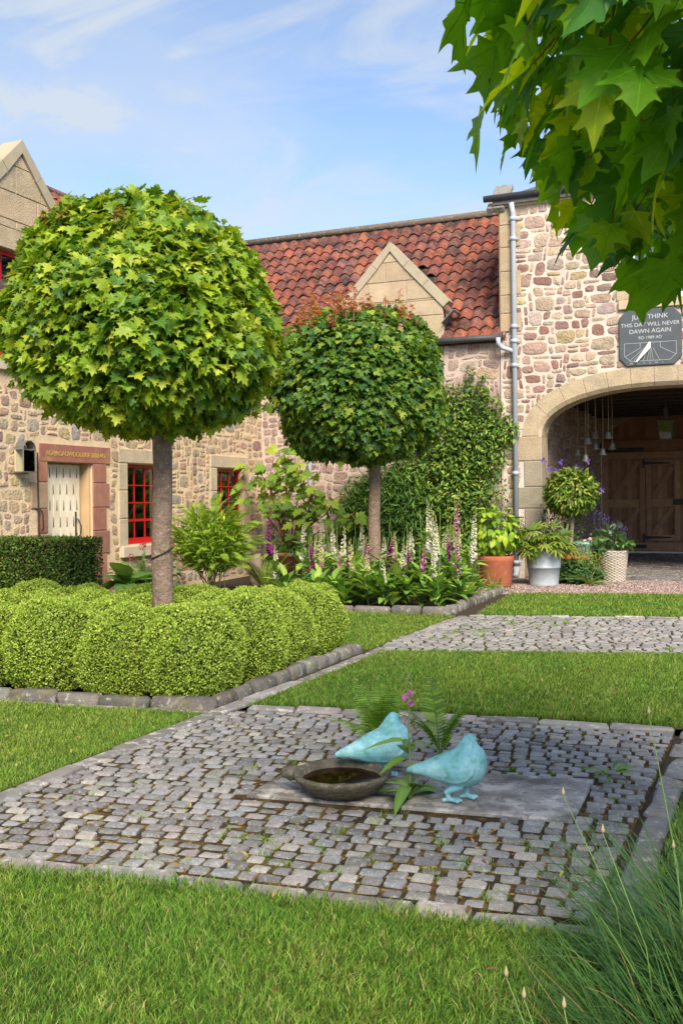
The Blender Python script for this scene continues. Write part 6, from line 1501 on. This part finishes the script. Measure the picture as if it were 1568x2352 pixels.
# stone bowl with water and lug
bc = (-1.925, 4.565, SLABZ)
bw_ = thing('stone_bowl', 'shallow weathered stone bowl of water standing on the flagstone', 'bowl', bc)
nb = 44; a = np.arange(nb) * 2 * PI / nb; rings = []
for r, z in ((.10, .0), (.145, .004), (.195, .040), (.232, .080), (.246, .102), (.243, .112), (.222, .113), (.212, .103), (.190, .075), (.13, .048), (.03, .042)):
    wob = 1 + .012 * np.sin(3 * a + 1) + .008 * np.sin(7 * a + z * 40) + rng.normal(0, .004, nb); rings.append(np.stack([bc[0] + r * wob * np.cos(a), bc[1] + r * wob * np.sin(a), bc[2] + z + rng.normal(0, .0015, nb)], 1))
part('basin', MB().add(loft(rings, True, True)), M_bowl, bw_, True)
part('water', MB().add(lathe([(.0, .0), (.196, .0)], 40, (bc[0], bc[1], bc[2] + .080), False, False)), M_water, bw_)
ld = norm(-r0 + f0 * .35); lp = np.array(bc) + ld * .268 + (0, 0, .085)
part('lug', MB().add((lambda v, f: (v + rng.normal(0, .004, v.shape), f))(*ell((lp[0], lp[1], lp[2]), (.060, .048, .036), 12, 8))), M_bowl, bw_, True)

# ---- herb bed at the lower right: chives, thyme
g = np.random.default_rng(101)
def blade_strip(p, d, L, droop, w, k=7):
    s = np.linspace(0, 1, k)[:, None]; P = p + d * L * s + np.array([0, 0, -1.0]) * droop * L * s ** 2.2
    sd = norm(np.cross(d, [0, 0, 1.0]) + 1e-6); W = (w * (1 - .75 * s)) * sd; v = np.empty((2 * k, 3)); v[::2] = P - W; v[1::2] = P + W
    f = []
    for i in range(k - 1): f += [[2 * i, 2 * i + 1, 2 * i + 3], [2 * i, 2 * i + 3, 2 * i + 2]]
    return v, f, P
def chives(label, c, n, spread, Lr, lean, seed):
    g = np.random.default_rng(seed); t = thing('chive_clump', label, 'plant', (c[0], c[1], 0)); m = MB(); rest = 0
    for i in range(n):
        a = g.uniform(0, 6.28); r = spread * math.sqrt(g.random()); p = np.array([c[0] + r * math.cos(a), c[1] + r * math.sin(a), .02])
        d = norm(np.array([math.cos(a) * .35, math.sin(a) * .35, 1.0]) + np.array(lean) * g.uniform(.1, 1.3) + g.normal(0, .16, 3) * [1, 1, .2])
        v, f, _ = blade_strip(p, d, g.uniform(*Lr), g.uniform(.05, .5), g.uniform(.0026, .0044)); cc = np.array([(.06, .15, .04), (.08, .185, .045), (.042, .11, .034), (.125, .23, .045), (.36, .25, .11)][g.choice(5, p=[.3, .3, .22, .15, .03])]) * g.uniform(.8, 1.2)
        m.add((v, f), cc)
    part('blades', m, M_foliage, t, True, 'stuff'); return t
t1 = chives('dense clump of thin dark chive leaves leaning over the cobbles edge', (.02, 3.12), 1500, .34, (.34, .68), (-.62, .25, 0), 1)
t2 = chives('spreading chive leaves at the very corner of the near lawn', (-.10, 2.62), 1000, .30, (.25, .50), (-.5, .0, 0), 2)
def bud(t, x, y, h, lx, ly):
    p = [(x, y, 0), (x + lx * .25, y + ly * .25, h * .5), (x + lx, y + ly, h)]
    part('flower_stalk', MB().add(tube(p, [.0022, .0018, .0013], 5), (.13, .22, .06)), M_twig, t, True)
    part('bud', MB().add(loft([[(x + lx + r * math.cos(a), y + ly + r * math.sin(a), h + z) for a in np.arange(7) * 2 * PI / 7] for r, z in ((.0015, 0), (.0045, .006), (.005, .011), (.0022, .019), (.0005, .026))]), (.55, .46, .26)), M_flower, t, True)
for x, y, h, lx, ly in ((-.20, 3.02, .86, -.10, .0), (-.34, 2.95, .63, -.19, -.04), (-.25, 2.75, .60, -.14, -.04), (-.18, 2.9, .50, -.05, .05), (-.15, 3.1, .55, .03, .1)): bud(t1, x, y, h, lx, ly)
for x, y, h, lx, ly in ((-.42, 2.2, .445, -.10, -.05), (-.38, 2.15, .43, -.09, -.05), (-.33, 2.1, .44, -.05, -.03), (-.30, 2.12, .33, -.08, -.02), (-.22, 2.1, .35, -.06, -.04)): bud(t2, x, y, h, lx, ly)
th = thing('thyme_mat', 'low dark green herb mat filling the corner bed', 'plant', (.3, 2.9, 0))
q = sample_poly([(-.42, 2.75), (-.38, 3.2), (-.36, 3.75), (-.18, 4.1), (.35, 4.3), (.9, 3.6), (.9, 2.2), (-.05, 2.2), (-.32, 2.5)], 9000); n = len(q)
ed = np.clip((q[:, 0] + .50) * 1.8, .12, 1) ; hh = (.04 + .26 * ed) * g.uniform(.2, 1, n) ** .6 * (1 + .3 * fbm2(q, 5, 4)); P = np.column_stack([q, np.maximum(hh, .01)])
gm, cc = cloud_leaves(n, SMALL, P, norm(g.normal(size=(n, 3)) + [0, 0, .8]), .024, [(.045, .11, .03), (.07, .15, .035), (.03, .08, .025), (.10, .17, .05)], g, .6, .6, 0, .6); part('foliage', MB().add(gm, cc), M_foliage, th, False, 'stuff')
sm = MB()
for i in range(260):
    p = q[g.integers(n)]; h = .05 + .28 * min(1, max(.1, (p[0] + .5) * 1.8)); sm.add(tube([(p[0], p[1], 0), (p[0] + g.normal(0, .02), p[1] + g.normal(0, .02), h)], .0022, 4), (.10, .13, .05))
part('stems', sm, M_twig, th)
fl_ = MB(); qq = sample_poly([(-.50, 2.95), (-.35, 3.0), (-.35, 3.7), (-.50, 3.6)], 900); k = len(qq); gm, cc = cloud_leaves(k, SMALL, np.column_stack([qq, g.uniform(.03, .10, k)]), norm(g.normal(size=(k, 3)) + [0, 0, 1]), .012, [(.55, .38, .48), (.60, .48, .52), (.10, .15, .05), (.45, .28, .40)], g); fl_.add(gm, cc)
part('flowers', fl_, M_flower, th, False, 'stuff')
# ---- a few dry leaf scraps on the grass and setts
g = np.random.default_rng(202); q = np.vstack([sample_poly([(-3.2, 2.4), (-.4, 2.6), (-.6, 6.4), (-3.3, 6.1)], 9), sample_poly([(-3.3, 6.6), (-.6, 6.8), (-.7, 9.6), (-3.3, 9.0)], 7), sample_poly([(-5.8, 5.0), (-3.7, 3.6), (-3.7, 5.9)], 9)])
k = len(q); P = np.column_stack([q, np.where((q[:, 0] > -3.45) & (q[:, 1] > 3.5) & (q[:, 1] < 6.3), .032, .05)])
gm, cc = cloud_leaves(k, OV, P, norm(g.normal(size=(k, 3)) * [1, 1, .1]), .035, [(.30, .17, .06), (.40, .27, .10), (.20, .11, .05), (.45, .38, .12)], g, 2.0)
tag(part('leaf_litter', MB().add(gm, cc), M_foliage, None, False, 'stuff'), 'scattered dry brown leaf scraps on grass and cobbles', 'leaf litter')
